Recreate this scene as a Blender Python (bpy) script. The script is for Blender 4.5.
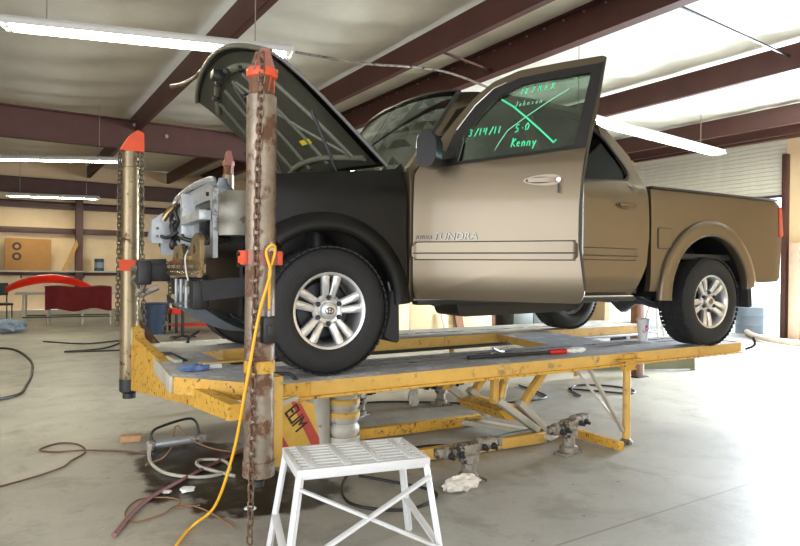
import bpy, bmesh, math, random
from mathutils import Vector, Matrix
random.seed(7)
PI = math.pi
R = math.radians
for o in list(bpy.data.objects): bpy.data.objects.remove(o)
SC = bpy.context.scene
COL = SC.collection

# ------------------------------------------------------------------ camera
CAM_H = 1.36
yaw, pit, rol = R(32.6), R(-0.288), R(0.606)
fw = Vector((math.sin(yaw)*math.cos(pit), math.cos(yaw)*math.cos(pit), math.sin(pit)))
rt = Vector((math.cos(yaw), -math.sin(yaw), 0))
up = rt.cross(fw)
rt2 = rt*math.cos(rol) + up*math.sin(rol)
up2 = up*math.cos(rol) - rt*math.sin(rol)
cd = bpy.data.cameras.new('camera'); cam = bpy.data.objects.new('camera', cd); COL.objects.link(cam)
m = Matrix((rt2, up2, -fw)).transposed().to_4x4(); m.translation = Vector((0, 0, CAM_H))
cam.matrix_world = m
cd.sensor_width = 36; cd.lens = 629.4/800*36; cd.clip_start = .05; cd.clip_end = 200
SC.camera = cam
# ------------------------------------------------------------------ world, daylight, exposure
w = bpy.data.worlds.new('sky'); SC.world = w; w.use_nodes = True
bg = w.node_tree.nodes['Background']; bg.inputs[0].default_value = (.80, .90, 1.0, 1); bg.inputs[1].default_value = 3.0
vs = SC.view_settings
vs.view_transform = 'Standard'; vs.look = 'None'; vs.gamma = 1; vs.use_curve_mapping = False
vs.exposure = 0.05
def area(name, loc, target, sx, sy, energy, col):
    l = bpy.data.lights.new(name, 'AREA'); l.shape = 'RECTANGLE'; l.size = sx; l.size_y = sy
    l.energy = energy; l.color = col
    o = bpy.data.objects.new(name, l); COL.objects.link(o); o.location = loc
    o.rotation_euler = (Vector(target)-Vector(loc)).to_track_quat('-Z', 'Y').to_euler()
    return o
# daylight entering by the open bay at the right and the open bay behind the photographer
area('daylight_right_bay', (13.9, 4.7, 1.7), (6.5, 2.2, 0), 2.9, 3.1, 3000, (.80, .90, 1.0))
area('daylight_left_bay', (-5.85, .4, 1.8), (1.8, 3, 1.2), 6.4, 3.2, 420, (.96, .97, 1.0))
area('daylight_front_bay', (0, -3.9, 1.9), (2.2, 4, 1.0), 5.6, 3.2, 120, (.98, .97, .97))

# ------------------------------------------------------------------ colour and material helpers
def c(r, g, b):
    f = lambda v: (v/255/12.92 if v/255 <= .04045 else ((v/255+.055)/1.055)**2.4)
    return (f(r), f(g), f(b), 1)
MATS = {}
def mat(name, col, rough=.5, metal=0., var=.12, scale=5., bump=0., bscale=30., wear=None, coat=0., spec=.5):
    """procedural material: noise-varied colour, optional wear=(colour, amount 0..1, scale, roughness), fine bump"""
    if name in MATS: return MATS[name]
    m = bpy.data.materials.new(name); m.use_nodes = True
    nt = m.node_tree; N = nt.nodes; L = nt.links; b = N['Principled BSDF']
    b.inputs['Roughness'].default_value = rough; b.inputs['Metallic'].default_value = metal
    b.inputs['Specular IOR Level'].default_value = spec
    if coat: b.inputs['Coat Weight'].default_value = coat; b.inputs['Coat Roughness'].default_value = .08
    tc = N.new('ShaderNodeTexCoord')
    n1 = N.new('ShaderNodeTexNoise'); n1.inputs['Scale'].default_value = scale; n1.inputs['Detail'].default_value = 6
    n1.inputs['Roughness'].default_value = .65
    L.new(tc.outputs['Object'], n1.inputs['Vector'])
    r1 = N.new('ShaderNodeMapRange'); r1.inputs[1].default_value = .3; r1.inputs[2].default_value = .7
    r1.inputs[3].default_value = 1-var; r1.inputs[4].default_value = 1+var
    L.new(n1.outputs['Fac'], r1.inputs[0])
    mx = N.new('ShaderNodeMix'); mx.data_type = 'RGBA'; mx.blend_type = 'MULTIPLY'; mx.inputs[0].default_value = 1
    mx.inputs[6].default_value = col
    L.new(r1.outputs[0], mx.inputs[7])
    out = mx.outputs[2]
    if wear:
        wc, amt, ws, wr = wear
        n2 = N.new('ShaderNodeTexNoise'); n2.inputs['Scale'].default_value = ws; n2.inputs['Detail'].default_value = 8
        n2.inputs['Roughness'].default_value = .7
        L.new(tc.outputs['Object'], n2.inputs['Vector'])
        rr = N.new('ShaderNodeMapRange'); th = .72-.42*amt
        rr.inputs[1].default_value = th; rr.inputs[2].default_value = th+.07
        L.new(n2.outputs['Fac'], rr.inputs[0])
        m2 = N.new('ShaderNodeMix'); m2.data_type = 'RGBA'
        L.new(rr.outputs[0], m2.inputs[0]); L.new(out, m2.inputs[6]); m2.inputs[7].default_value = wc
        out = m2.outputs[2]
        m3 = N.new('ShaderNodeMix'); m3.data_type = 'FLOAT'
        L.new(rr.outputs[0], m3.inputs[0]); m3.inputs[2].default_value = rough; m3.inputs[3].default_value = wr
        L.new(m3.outputs[0], b.inputs['Roughness'])
    L.new(out, b.inputs['Base Color'])
    if bump:
        nb = N.new('ShaderNodeTexNoise'); nb.inputs['Scale'].default_value = bscale; nb.inputs['Detail'].default_value = 5
        L.new(tc.outputs['Object'], nb.inputs['Vector'])
        bp = N.new('ShaderNodeBump'); bp.inputs['Strength'].default_value = bump; bp.inputs['Distance'].default_value = .02
        L.new(nb.outputs['Fac'], bp.inputs['Height']); L.new(bp.outputs[0], b.inputs['Normal'])
    MATS[name] = m; return m
def emit(name, col, s):
    if name in MATS: return MATS[name]
    m = bpy.data.materials.new(name); m.use_nodes = True; nt = m.node_tree
    b = nt.nodes['Principled BSDF']; b.inputs['Base Color'].default_value = (.9, .9, .9, 1)
    b.inputs['Emission Color'].default_value = col; b.inputs['Emission Strength'].default_value = s
    MATS[name] = m; return m
def glass(name, tint, refl=1.0):
    if name in MATS: return MATS[name]
    m = bpy.data.materials.new(name); m.use_nodes = True; nt = m.node_tree; N = nt.nodes; L = nt.links
    N.remove(N['Principled BSDF'])
    t = N.new('ShaderNodeBsdfTransparent'); t.inputs[0].default_value = tint
    g = N.new('ShaderNodeBsdfGlossy'); g.inputs[0].default_value = (.95, 1, .97, 1); g.inputs['Roughness'].default_value = .02
    fr = N.new('ShaderNodeFresnel'); fr.inputs[0].default_value = 1.5
    mu = N.new('ShaderNodeMath'); mu.operation = 'MULTIPLY'; mu.inputs[1].default_value = refl
    L.new(fr.outputs[0], mu.inputs[0])
    x = N.new('ShaderNodeMixShader'); L.new(mu.outputs[0], x.inputs[0]); L.new(t.outputs[0], x.inputs[1]); L.new(g.outputs[0], x.inputs[2])
    L.new(x.outputs[0], N['Material Output'].inputs[0]); MATS[name] = m; return m

# ------------------------------------------------------------------ mesh helpers
def link(name, me, material=None, parent=None, smooth=35):
    if material is not None and not me.materials: me.materials.append(material)
    if smooth and len(me.polygons):
        me.polygons.foreach_set('use_smooth', [True]*len(me.polygons))
        me.set_sharp_from_angle(angle=R(smooth))
    o = bpy.data.objects.new(name, me); COL.objects.link(o)
    if parent: o.parent = parent
    return o
def from_bm(name, bm, material=None, parent=None, smooth=35):
    me = bpy.data.meshes.new(name); bm.to_mesh(me); bm.free()
    return link(name, me, material, parent, smooth)
def tag(o, label, cat, group=None, kind=None):
    if label: o['label'] = label
    if cat: o['category'] = cat
    if group: o['group'] = group
    if kind: o['kind'] = kind
    return o
def struct(o): o['kind'] = 'structure'; return o
def thing(name, label, cat, loc=(0, 0, 0), rotz=0., group=None):
    o = bpy.data.objects.new(name, None); COL.objects.link(o); o.location = loc; o.rotation_euler = (0, 0, rotz)
    o.empty_display_size = .1
    return tag(o, label, cat, group)
def b_box(bm, ce, si, rot=None, bev=0.):
    M = Matrix.Translation(Vector(ce)) @ (rot.to_4x4() if rot else Matrix.Identity(4)) @ Matrix.Diagonal((si[0], si[1], si[2], 1))
    r = bmesh.ops.create_cube(bm, size=1, matrix=M)
    if bev:
        es = list({e for v in r['verts'] for e in v.link_edges})
        bmesh.ops.bevel(bm, geom=es, offset=bev, segments=2, affect='EDGES', profile=.5)
def box(name, ce, si, material, parent=None, rot=None, bev=.004):
    bm = bmesh.new(); b_box(bm, ce, si, rot, min(bev, min(si)*.3)); return from_bm(name, bm, material, parent)
def bar_rot(a, b):
    d = (Vector(b)-Vector(a)); return d.to_track_quat('Z', 'Y').to_matrix(), d.length
def b_bar(bm, a, b, w, t, bev=0.):
    q, l = bar_rot(a, b); b_box(bm, (Vector(a)+Vector(b))/2, (w, t, l), q, bev)
def bar(name, a, b, w, t, material, parent=None, bev=.003):
    bm = bmesh.new(); b_bar(bm, a, b, w, t, min(bev, min(w, t)*.3)); return from_bm(name, bm, material, parent)
def catmull(P, n=6):
    P = [Vector(p) for p in P]; Q = [P[0]*2-P[1]]+P+[P[-1]*2-P[-2]]; out = []
    for i in range(1, len(Q)-2):
        for k in range(n):
            t = k/n; a, b, d, e = Q[i-1], Q[i], Q[i+1], Q[i+2]
            out.append(.5*((2*b)+(d-a)*t+(2*a-5*b+4*d-e)*t*t+(3*b-a-3*d+e)*t**3))
    out.append(P[-1]); return out
def b_tube(bm, pts, r, seg=8, closed=False):
    pts = [Vector(p) for p in pts]; n = len(pts); rings = []
    rf = r if callable(r) else (lambda i: r)
    t0 = (pts[1]-pts[0]).normalized(); u = t0.orthogonal().normalized()
    for i, p in enumerate(pts):
        if closed: t = (pts[(i+1) % n]-pts[i-1]).normalized()
        else: t = (pts[min(i+1, n-1)]-pts[max(i-1, 0)]).normalized()
        u = (u-t*u.dot(t)).normalized(); v = t.cross(u)
        rings.append([bm.verts.new(p+(u*math.cos(2*PI*k/seg)+v*math.sin(2*PI*k/seg))*rf(i)) for k in range(seg)])
    m = n if closed else n-1
    for i in range(m):
        A, B = rings[i], rings[(i+1) % n]
        for k in range(seg): bm.faces.new((A[k], A[(k+1) % seg], B[(k+1) % seg], B[k]))
    if not closed:
        bm.faces.new(rings[0][::-1]); bm.faces.new(rings[-1])
def tube(name, pts, r, material, parent=None, seg=8, smooth_pts=0, closed=False):
    bm = bmesh.new(); b_tube(bm, catmull(pts, smooth_pts) if smooth_pts else pts, r, seg, closed)
    return from_bm(name, bm, material, parent, 50)
def b_lathe(bm, prof, seg=32, M=None, cap=True):
    """prof: list of (radius, height) turned about local z, then moved by matrix M"""
    M = M or Matrix.Identity(4); rings = []
    for r, h in prof:
        rings.append([bm.verts.new(M @ Vector((r*math.cos(2*PI*k/seg), r*math.sin(2*PI*k/seg), h))) for k in range(seg)])
    for a, b in zip(rings, rings[1:]):
        for k in range(seg): bm.faces.new((a[k], a[(k+1) % seg], b[(k+1) % seg], b[k]))
    if cap:
        bm.faces.new(rings[0][::-1]); bm.faces.new(rings[-1])
def lathe(name, prof, material, parent=None, seg=32, M=None, cap=True, smooth=35):
    bm = bmesh.new(); b_lathe(bm, prof, seg, M, cap); bmesh.ops.recalc_face_normals(bm, faces=bm.faces)
    return from_bm(name, bm, material, parent, smooth)
def ax(o, d):
    """matrix carrying local z to direction d at origin o"""
    return Matrix.Translation(Vector(o)) @ Vector(d).to_track_quat('Z', 'Y').to_matrix().to_4x4()
def b_prism(bm, poly, fn0, fn1, holes=()):
    """fill a polygon (with holes) and give it depth: fn0/fn1 map 2d -> 3d front and back"""
    loops = [poly]+list(holes); es = []; vs = []
    for lp in loops:
        v = [bm.verts.new((p[0], p[1], 0)) for p in lp]; vs += v
        es += [bm.edges.new((v[i], v[(i+1) % len(v)])) for i in range(len(v))]
    r = bmesh.ops.triangle_fill(bm, use_beauty=True, use_dissolve=False, edges=es)
    fs = [g for g in r['geom'] if isinstance(g, bmesh.types.BMFace)]
    ex = bmesh.ops.extrude_face_region(bm, geom=fs)
    nv = [g for g in ex['geom'] if isinstance(g, bmesh.types.BMVert)]; ns = set(nv)
    for v in nv: v.co = Vector(fn1(v.co.x, v.co.y))
    for v in vs:
        if v.is_valid and v not in ns: v.co = Vector(fn0(v.co.x, v.co.y))
def prism(name, poly, fn0, fn1, material, parent=None, holes=(), smooth=35):
    bm = bmesh.new(); b_prism(bm, poly, fn0, fn1, holes); bmesh.ops.recalc_face_normals(bm, faces=bm.faces)
    return from_bm(name, bm, material, parent, smooth)
def rounded(poly, r=.02, n=4):
    """round the corners of a 2d polygon"""
    out = []; k = len(poly)
    for i in range(k):
        p = Vector(poly[i]); a = Vector(poly[i-1])-p; b = Vector(poly[(i+1) % k])-p
        q = min(r, a.length*.45, b.length*.45); A = p+a.normalized()*q; B = p+b.normalized()*q
        for j in range(n+1):
            t = j/n; out.append(tuple((A*(1-t)+p*t)*(1-t)+(p*(1-t)+B*t)*t))
    return out
def panel(name, outline, gf, material, parent=None, holes=(), thick=.02, step=.08, mir=None, smooth=40):
    """sheet-metal panel: side outline (x,z) laid on the curved body side y=gf(x,z)"""
    bm = bmesh.new(); es = []
    for lp in [outline]+list(holes):
        v = [bm.verts.new((p[0], 0, p[1])) for p in lp]
        es += [bm.edges.new((v[i], v[(i+1) % len(v)])) for i in range(len(v))]
    bmesh.ops.triangle_fill(bm, use_beauty=True, use_dissolve=False, edges=es, normal=(0, -1, 0))
    xs = [p[0] for p in outline]; zs = [p[1] for p in outline]
    x = min(xs)+step
    while x < max(xs):
        bmesh.ops.bisect_plane(bm, geom=bm.verts[:]+bm.edges[:]+bm.faces[:], dist=1e-5, plane_co=(x, 0, 0), plane_no=(1, 0, 0)); x += step
    z = min(zs)+step
    while z < max(zs):
        bmesh.ops.bisect_plane(bm, geom=bm.verts[:]+bm.edges[:]+bm.faces[:], dist=1e-5, plane_co=(0, 0, z), plane_no=(0, 0, 1)); z += step
    ex = bmesh.ops.extrude_face_region(bm, geom=bm.faces[:])
    nv = set(g for g in ex['geom'] if isinstance(g, bmesh.types.BMVert))
    for v in bm.verts: v.co.y = gf(v.co.x, v.co.z)+(thick if v in nv else 0)
    if mir is not None:
        for v in bm.verts: v.co.y = mir-v.co.y
    bmesh.ops.recalc_face_normals(bm, faces=bm.faces)
    return from_bm(name, bm, material, parent, smooth)
def grid(name, nu, nv, fn, material, parent=None, thick=0., smooth=50):
    bm = bmesh.new(); V = [[bm.verts.new(fn(i/nu, j/nv)) for j in range(nv+1)] for i in range(nu+1)]
    for i in range(nu):
        for j in range(nv): bm.faces.new((V[i][j], V[i+1][j], V[i+1][j+1], V[i][j+1]))
    if thick:
        bmesh.ops.solidify(bm, geom=bm.faces[:], thickness=thick)
    bmesh.ops.recalc_face_normals(bm, faces=bm.faces)
    return from_bm(name, bm, material, parent, smooth)
def text(name, s, size, material, parent, M, depth=.002, shear=0., space=1.0, sx=1.0):
    cu = bpy.data.curves.new(name, 'FONT'); cu.body = s; cu.size = size; cu.extrude = depth; cu.shear = shear; cu.space_character = space
    t = bpy.data.objects.new(name, cu); COL.objects.link(t)
    dg = bpy.context.evaluated_depsgraph_get(); me = bpy.data.meshes.new_from_object(t.evaluated_get(dg))
    bpy.data.objects.remove(t); me.transform(M @ Matrix.Diagonal((sx, 1, 1, 1)))
    me.materials.clear()
    return link(name, me, material, parent, 0)
def sm(e0, e1, x):
    t = max(0, min(1, (x-e0)/(e1-e0))); return t*t*(3-2*t)

# ------------------------------------------------------------------ materials
M_redsteel = mat('dark_red_steel', c(76, 43, 37), .5, 0, .15, 3, wear=(c(120, 95, 80), .12, 9, .7))
M_bolt = mat('galvanised_bolt', c(150, 146, 140), .4, .7)
M_insul = mat('white_vinyl_insulation', c(226, 222, 208), .42, 0, .07, 2, bump=.6, bscale=2.2)
M_wall = mat('cream_wall_insulation', c(226, 198, 158), .5, 0, .07, 2, bump=.2, bscale=4)
M_doorslat = mat('white_door_enamel', c(214, 210, 196), .4, 0, .06, 4)
M_white = mat('white_enamel', c(206, 207, 208), .4, 0, .05, 8, wear=(c(150, 145, 135), .1, 14, .6))
M_yellow = mat('worn_yellow_paint', c(204, 164, 82), .5, 0, .12, 6, bump=.1, wear=(c(150, 124, 88), .34, 10, .7))
M_yellow2 = mat('flaking_yellow_paint', c(200, 154, 58), .55, 0, .14, 8, bump=.15, wear=(c(70, 52, 34), .40, 30, .7))
M_deck = mat('scuffed_steel_deck', c(176, 177, 180), .55, 0, .16, 7, bump=.3, bscale=60, wear=(c(214, 214, 212), .42, 5, .5))
M_steel = mat('worn_bare_steel', c(138, 126, 112), .42, .5, .25, 8, bump=.15, wear=(c(112, 82, 62), .52, 6, .75))
M_steelL = mat('tarnished_brass_steel', c(136, 122, 94), .38, .6, .2, 6, wear=(c(84, 60, 40), .35, 10, .7))
M_rust = mat('rusty_brown_steel', c(110, 78, 58), .7, .3, .25, 12, bump=.3, wear=(c(160, 140, 120), .25, 20, .5))
M_orange = mat('orange_red_paint', c(222, 82, 46), .5, 0, .12, 8, wear=(c(150, 80, 60), .25, 18, .7))
M_pinkred = mat('faded_red_paint', c(150, 98, 88), .55, 0, .15, 10, wear=(c(150, 130, 118), .35, 14, .6))
M_chain = mat('rusty_chain_steel', c(120, 96, 80), .55, .6, .25, 20)
M_chain2 = mat('dull_chain_steel', c(104, 94, 78), .5, .6, .25, 20)
M_black = mat('black_plastic', c(24, 24, 25), .45, 0, .1, 10)
M_rubber = mat('black_rubber', c(30, 30, 31), .75, 0, .12, 14, bump=.15, bscale=60)
M_dark = mat('dark_grey_metal', c(52, 52, 54), .5, .4, .2, 8)
M_grime = mat('greasy_cast_iron', c(140, 134, 124), .55, .4, .3, 18, bump=.3, wear=(c(56, 50, 44), .45, 14, .7))
M_chrome = mat('chrome', c(190, 188, 184), .2, 1, .03)
M_handle = mat('satin_gold_chrome', c(104, 95, 82), .32, .9, .04)
M_gold = mat('champagne_gold_paint', c(107, 96, 79), .36, .74, .03, 2, coat=.2)
M_goldin = mat('champagne_gold_underbody', c(150, 130, 92), .25, .85, .1, 5, wear=(c(90, 76, 54), .25, 8, .6))
M_primer = mat('black_primer', c(13, 13, 12), .42, 0, .15, 4, wear=(c(22, 22, 19), .3, 3, .5), spec=.25)
M_hoodin = mat('dark_olive_hood_underside', c(96, 97, 84), .45, .1, .12, 3)
M_alloy = mat('silver_alloy', c(205, 206, 208), .3, .75, .04, 6)
M_silver = mat('bare_silver_sheet', c(176, 180, 184), .38, .55, .15, 6, bump=.05, wear=(c(120, 116, 106), .34, 8, .5))
M_bluegrey = mat('dark_blue_grey_plastic', c(132, 142, 154), .35, 0, .12, 3)
M_seat = mat('dark_grey_seat_cloth', c(72, 74, 72), .85, 0, .1, 20)
M_inter = mat('dark_interior_plastic', c(46, 48, 46), .6, 0, .1, 10)
M_green = mat('green_window_marker', c(70, 222, 160), .6, 0, .06, 20)
M_greenl = mat('faint_green_marker', c(120, 190, 160), .6, 0, .06, 20)
M_glass = glass('tinted_side_glass', (.50, .58, .53, 1), 1.4)
M_glassd = glass('dark_privacy_glass', (.03, .04, .04, 1), .35)
M_glassw = glass('windshield_glass', (.30, .40, .34, 1), 1.6)
M_tail = mat('red_lamp_lens', c(190, 26, 20), .15, 0, .05, 10, coat=.5)
M_cardboard = mat('brown_cardboard', c(160, 116, 66), .85, 0, .08, 6)
M_wood = mat('raw_timber', c(172, 130, 78), .75, 0, .15, 5)
M_woodd = mat('brown_weathered_timber', c(122, 86, 66), .8, 0, .2, 7)
M_red = mat('bright_red_paint', c(214, 36, 22), .3, 0, .06, 4, coat=.4)
M_redcloth = mat('dark_red_cloth', c(104, 18, 22), .9, 0, .2, 6)
M_blue = mat('blue_plastic', c(48, 66, 92), .45, 0, .12, 6)
M_hoseY = mat('yellow_hose_rubber', c(226, 168, 36), .5, 0, .08, 12)
M_hoseP = mat('faded_maroon_hose', c(132, 92, 92), .65, 0, .15, 12)
M_hoseB = mat('brown_hose', c(96, 62, 50), .65, 0, .15, 12)
M_cordO = mat('tan_orange_cord', c(138, 104, 74), .6, 0, .12, 14)
M_tape = mat('cream_pegboard', c(216, 196, 156), .7, 0, .06, 4)
M_paper = mat('white_paper', c(232, 232, 228), .8, 0, .04, 10)
M_bag = mat('clear_crumpled_plastic', c(214, 208, 198), .35, 0, .15, 18, bump=.5)
M_brick = mat('tan_clay_brick', c(176, 140, 104), .9, 0, .15, 14, bump=.4)
M_redhandle = mat('red_grip', c(196, 36, 32), .45, 0, .06)
M_bluecloth = mat('blue_rag_cloth', c(92, 116, 158), .85, 0, .2, 16)
M_pink = mat('pink_print', c(206, 60, 130), .6, 0, .1)
M_greyblue = mat('grey_blue_drum', c(120, 134, 150), .5, 0, .1, 5)
M_hazred = mat('hazard_red', c(172, 66, 56), .55, 0, .12, 8, wear=(c(206, 160, 140), .22, 14, .6))
M_hazyel = mat('hazard_yellow', c(198, 160, 72), .55, 0, .12, 8, wear=(c(120, 100, 60), .22, 14, .6))
M_grey = mat('pale_grey_paint', c(176, 172, 160), .5, .1, .12, 6, wear=(c(120, 112, 98), .25, 8, .6))
M_tube = emit('lit_fluorescent_tube', (1.0, .93, .66, 1), 70)

# ================================================================== THE BUILDING
X0, X1, Y0, Y1, ZC = -6.0, 14.2, -4.0, 22.5, 4.62
def concrete():
    m = bpy.data.materials.new('stained_concrete'); m.use_nodes = True; nt = m.node_tree; N = nt.nodes; L = nt.links
    b = N['Principled BSDF']; tc = N.new('ShaderNodeTexCoord')
    def noise(s, d=8, r=.6, dist=0.):
        n = N.new('ShaderNodeTexNoise'); n.inputs['Scale'].default_value = s; n.inputs['Detail'].default_value = d
        n.inputs['Roughness'].default_value = r; n.inputs['Distortion'].default_value = dist
        L.new(tc.outputs['Object'], n.inputs['Vector']); return n.outputs['Fac']
    def rng(src, a, bb, lo=0., hi=1.):
        r = N.new('ShaderNodeMapRange'); r.inputs[1].default_value = a; r.inputs[2].default_value = bb
        r.inputs[3].default_value = lo; r.inputs[4].default_value = hi; L.new(src, r.inputs[0]); return r.outputs[0]
    def mix(f, A, B):
        x = N.new('ShaderNodeMix'); x.data_type = 'RGBA'
        if hasattr(f, 'links'): L.new(f, x.inputs[0])
        else: x.inputs[0].default_value = f
        for s, i in ((A, 6), (B, 7)):
            if hasattr(s, 'links'): L.new(s, x.inputs[i])
            else: x.inputs[i].default_value = s
        return x.outputs[2]
    col = mix(rng(noise(.7), .35, .65), c(170, 168, 160), c(148, 146, 139))
    col = mix(rng(noise(2.6, 9, .7, .4), .50, .64, 0, .5), col, c(112, 108, 98))
    col = mix(rng(noise(11, 5, .75), .645, .68, 0, .7), col, c(74, 68, 60))       # flecks of dirt
    col = mix(rng(noise(30, 3, .6), .3, .7, 0, .18), col, c(120, 116, 106))
    # oil stain on the floor under the near post: a blob with a ragged edge
    sep = N.new('ShaderNodeSeparateXYZ'); L.new(tc.outputs['Object'], sep.inputs[0])
    def math_(op, a, bb):
        x = N.new('ShaderNodeMath'); x.operation = op
        for i, s in enumerate((a, bb)):
            if hasattr(s, 'links'): L.new(s, x.inputs[i])
            else: x.inputs[i].default_value = s
        return x.outputs[0]
    def blob(cx, cy, rx, ry, ang):
        ca, sa = math.cos(ang), math.sin(ang)
        dx = math_('SUBTRACT', sep.outputs[0], cx); dy = math_('SUBTRACT', sep.outputs[1], cy)
        u = math_('ADD', math_('MULTIPLY', dx, ca/rx), math_('MULTIPLY', dy, sa/rx))
        v = math_('ADD', math_('MULTIPLY', dx, -sa/ry), math_('MULTIPLY', dy, ca/ry))
        d = math_('SQRT', math_('ADD', math_('MULTIPLY', u, u), math_('MULTIPLY', v, v)), 0)
        return math_('ADD', d, math_('MULTIPLY', math_('SUBTRACT', noise(3.4, 6, .6), .5), 1.5))
    s1 = rng(blob(1.18, 4.22, .42, .78, 0.05), 1.08, .92)
    s2 = rng(blob(1.45, 3.62, .40, .34, 0), 1.1, .9)
    st = math_('MAXIMUM', s1, s2)
    stm = math_('MULTIPLY', st, rng(noise(6, 7, .7), .3, .5, .55, 1.))
    col = mix(stm, col, c(38, 35, 32))
    # faint saw-cut control joints
    for ax_, pos in ((0, 6.1), (1, 2.2), (0, -1.2), (1, 9.3), (0, 10.4)):
        dd = math_('ABSOLUTE', math_('SUBTRACT', sep.outputs[ax_], pos), 0)
        col = mix(rng(dd, .010, .004, 0, .55), col, c(86, 84, 78))
    L.new(col, b.inputs['Base Color'])
    rg = N.new('ShaderNodeMix'); rg.data_type = 'FLOAT'; L.new(st, rg.inputs[0])
    L.new(rng(noise(1.8), .3, .7, .38, .6), rg.inputs[2]); rg.inputs[3].default_value = .3
    L.new(rg.outputs[0], b.inputs['Roughness'])
    bp = N.new('ShaderNodeBump'); bp.inputs['Strength'].default_value = .12; bp.inputs['Distance'].default_value = .01
    L.new(noise(40, 4), bp.inputs['Height']); L.new(bp.outputs[0], b.inputs['Normal'])
    return m
M_floor = concrete()
struct(box('floor', ((X0+X1)/2, (Y0+Y1)/2, -.1), (X1-X0, Y1-Y0, .2), M_floor, bev=0))
M_out = mat('pale_concrete_apron', c(214, 212, 206), .8, 0, .08, 2)
struct(box('ground_outside', (X1+16, 6, -.13), (32, 50, .2), M_out, bev=0))
struct(box('ground_front', (6, Y0-10, -.13), (44, 20, .2), M_out, bev=0))

# ceiling of vinyl-faced insulation, sagging between the purlins
PUR = [-5.2, -2.8, -.4, 2.4, 4.85, 6.05, 9.3, 12.6, 13.5]
def ceil_fn(u, v):
    x = X0+(X1-X0)*u; y = Y0+(Y1-Y0)*v
    lo = max([X0]+[p for p in PUR if p <= x]); hi = min([X1]+[p for p in PUR if p > x])
    t = (x-lo)/max(hi-lo, .01)
    s = math.sin(PI*t)
    wr = .5+.5*math.sin(y*1.9+2*math.sin(x*.8))
    fold = .030*math.sin(y*5.3+x*2.1+1.7*math.sin(y*.9))*s+.07*math.exp(-((math.sin(y*.62+x*.25))/.10)**2)*s
    return (x, y, ZC-.035*s-.03*wr*s-fold)
ceiling = struct(grid('ceiling', 150, 170, ceil_fn, M_insul))
struct(box('roof', ((X0+X1)/2, (Y0+Y1)/2, ZC+.12), (X1-X0+.6, Y1-Y0+.6, .1), M_white, bev=0))
def purlin(x, zb, zt, wdt=.09, name='purlin'):
    bm = bmesh.new(); L_ = Y1-Y0-.1; yc = (Y0+Y1)/2
    b_box(bm, (x, yc, (zb+zt)/2), (.014, L_, zt-zb))
    b_box(bm, (x+wdt/2, yc, zb+.008), (wdt, L_, .016)); b_box(bm, (x+wdt-.006, yc, zb+.03), (.012, L_, .045))
    b_box(bm, (x+wdt/2, yc, zt-.008), (wdt, L_, .016))
    return from_bm(name, bm, M_redsteel, ceiling)
for x in PUR:
    if x == 6.05: continue
    purlin(x, 4.2 if x not in (4.85,) else 4.22, 4.56, .09)
bm = bmesh.new(); yc = (Y0+Y1)/2; L_ = Y1-Y0-.1
b_box(bm, (6.05, yc, 4.40), (.02, L_, .40)); b_box(bm, (6.05, yc, 4.205), (.16, L_, .02)); b_box(bm, (6.05, yc, 4.59), (.16, L_, .02))
from_bm('rafter', bm, M_redsteel, ceiling)
bm = bmesh.new()
for k in range(34): b_box(bm, (6.03, 3.0+k*.33, 4.545), (.03, .026, .026), bev=.005)
o = from_bm('bolt_row', bm, M_bolt, ceiling); o['kind'] = 'stuff'
bar('brace', (4.95, 6.77, 4.26), (6.0, 6.99, 4.26), .05, .02, M_redsteel, ceiling)
def xbeam(y, zb, zt, fl, name='crossbeam'):
    bm = bmesh.new(); xc = (X0+X1)/2; L_ = X1-X0-.1
    b_box(bm, (xc, y, (zb+zt)/2), (L_, .02, zt-zb)); b_box(bm, (xc, y, zb+.012), (L_, fl, .024)); b_box(bm, (xc, y, zt-.012), (L_, fl, .024))
    return from_bm(name, bm, M_redsteel, ceiling)
xbeam(14.05, 3.80, 4.40, .22); xbeam(22.0, 3.56, 4.02, .2); xbeam(22.3, 3.14, 3.34, .12)
for x, z in ((2.39, 4.32), (3.02, 4.16)): lathe('bolt', [(.0, 0), (.045, 0), (.04, .03), (0, .035)], M_bolt, ceiling, 10, ax((x, 14.04, z), (0, -1, 0)), False)
tube('roof_cable', [(5.4, 4.3, 4.40), (7.19, 4.39, 4.40), (9.01, 4.49, 4.40), (11.0, 4.6, 4.40)], .018, M_black, ceiling, 6, 6)

# back wall: cream insulation held by dark red columns and girts
wallb = struct(grid('wall_back', 80, 24, lambda u, v: (X0+(X1-X0)*u, Y1+.06-.05*abs(math.sin(u*34))-.03*math.sin(v*9+u*30), ZC*v), M_wall))
struct(box('wall_back_sheeting', ((X0+X1)/2, Y1+.2, ZC/2), (X1-X0+.4, .1, ZC), M_white, bev=0))
for x in (-3.9, 2.16, 8.2):
    bm = bmesh.new(); b_box(bm, (x, 22.2, 1.75), (.02, .3, 3.5)); b_box(bm, (x, 22.06, 1.75), (.2, .02, 3.5)); b_box(bm, (x, 22.34, 1.75), (.2, .02, 3.5))
    from_bm('column', bm, M_redsteel, wallb)
for a, b_ in ((X0, -3.95), (-3.85, 2.1), (2.24, 8.1), (8.3, X1)):
    for z, h in ((2.46, .17), (1.12, .1), (3.3, .12)):
        box('girt', ((a+b_)/2, 22.32, z), (b_-a-.04, .16, h), M_redsteel, wallb)
bm = bmesh.new()
for a, b_ in ((Y0-.2, -3.0), (3.8, Y1+.2)): b_box(bm, (X0-.1, (a+b_)/2, ZC/2), (.2, b_-a, ZC))
b_box(bm, (X0-.1, .4, 4.06), (.2, 6.8, 1.12)); struct(from_bm('wall_left', bm, M_wall, smooth=0))
struct(box('ground_left', (X0-10, 8, -.13), (20, 24, .2), M_out, bev=0))
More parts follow.
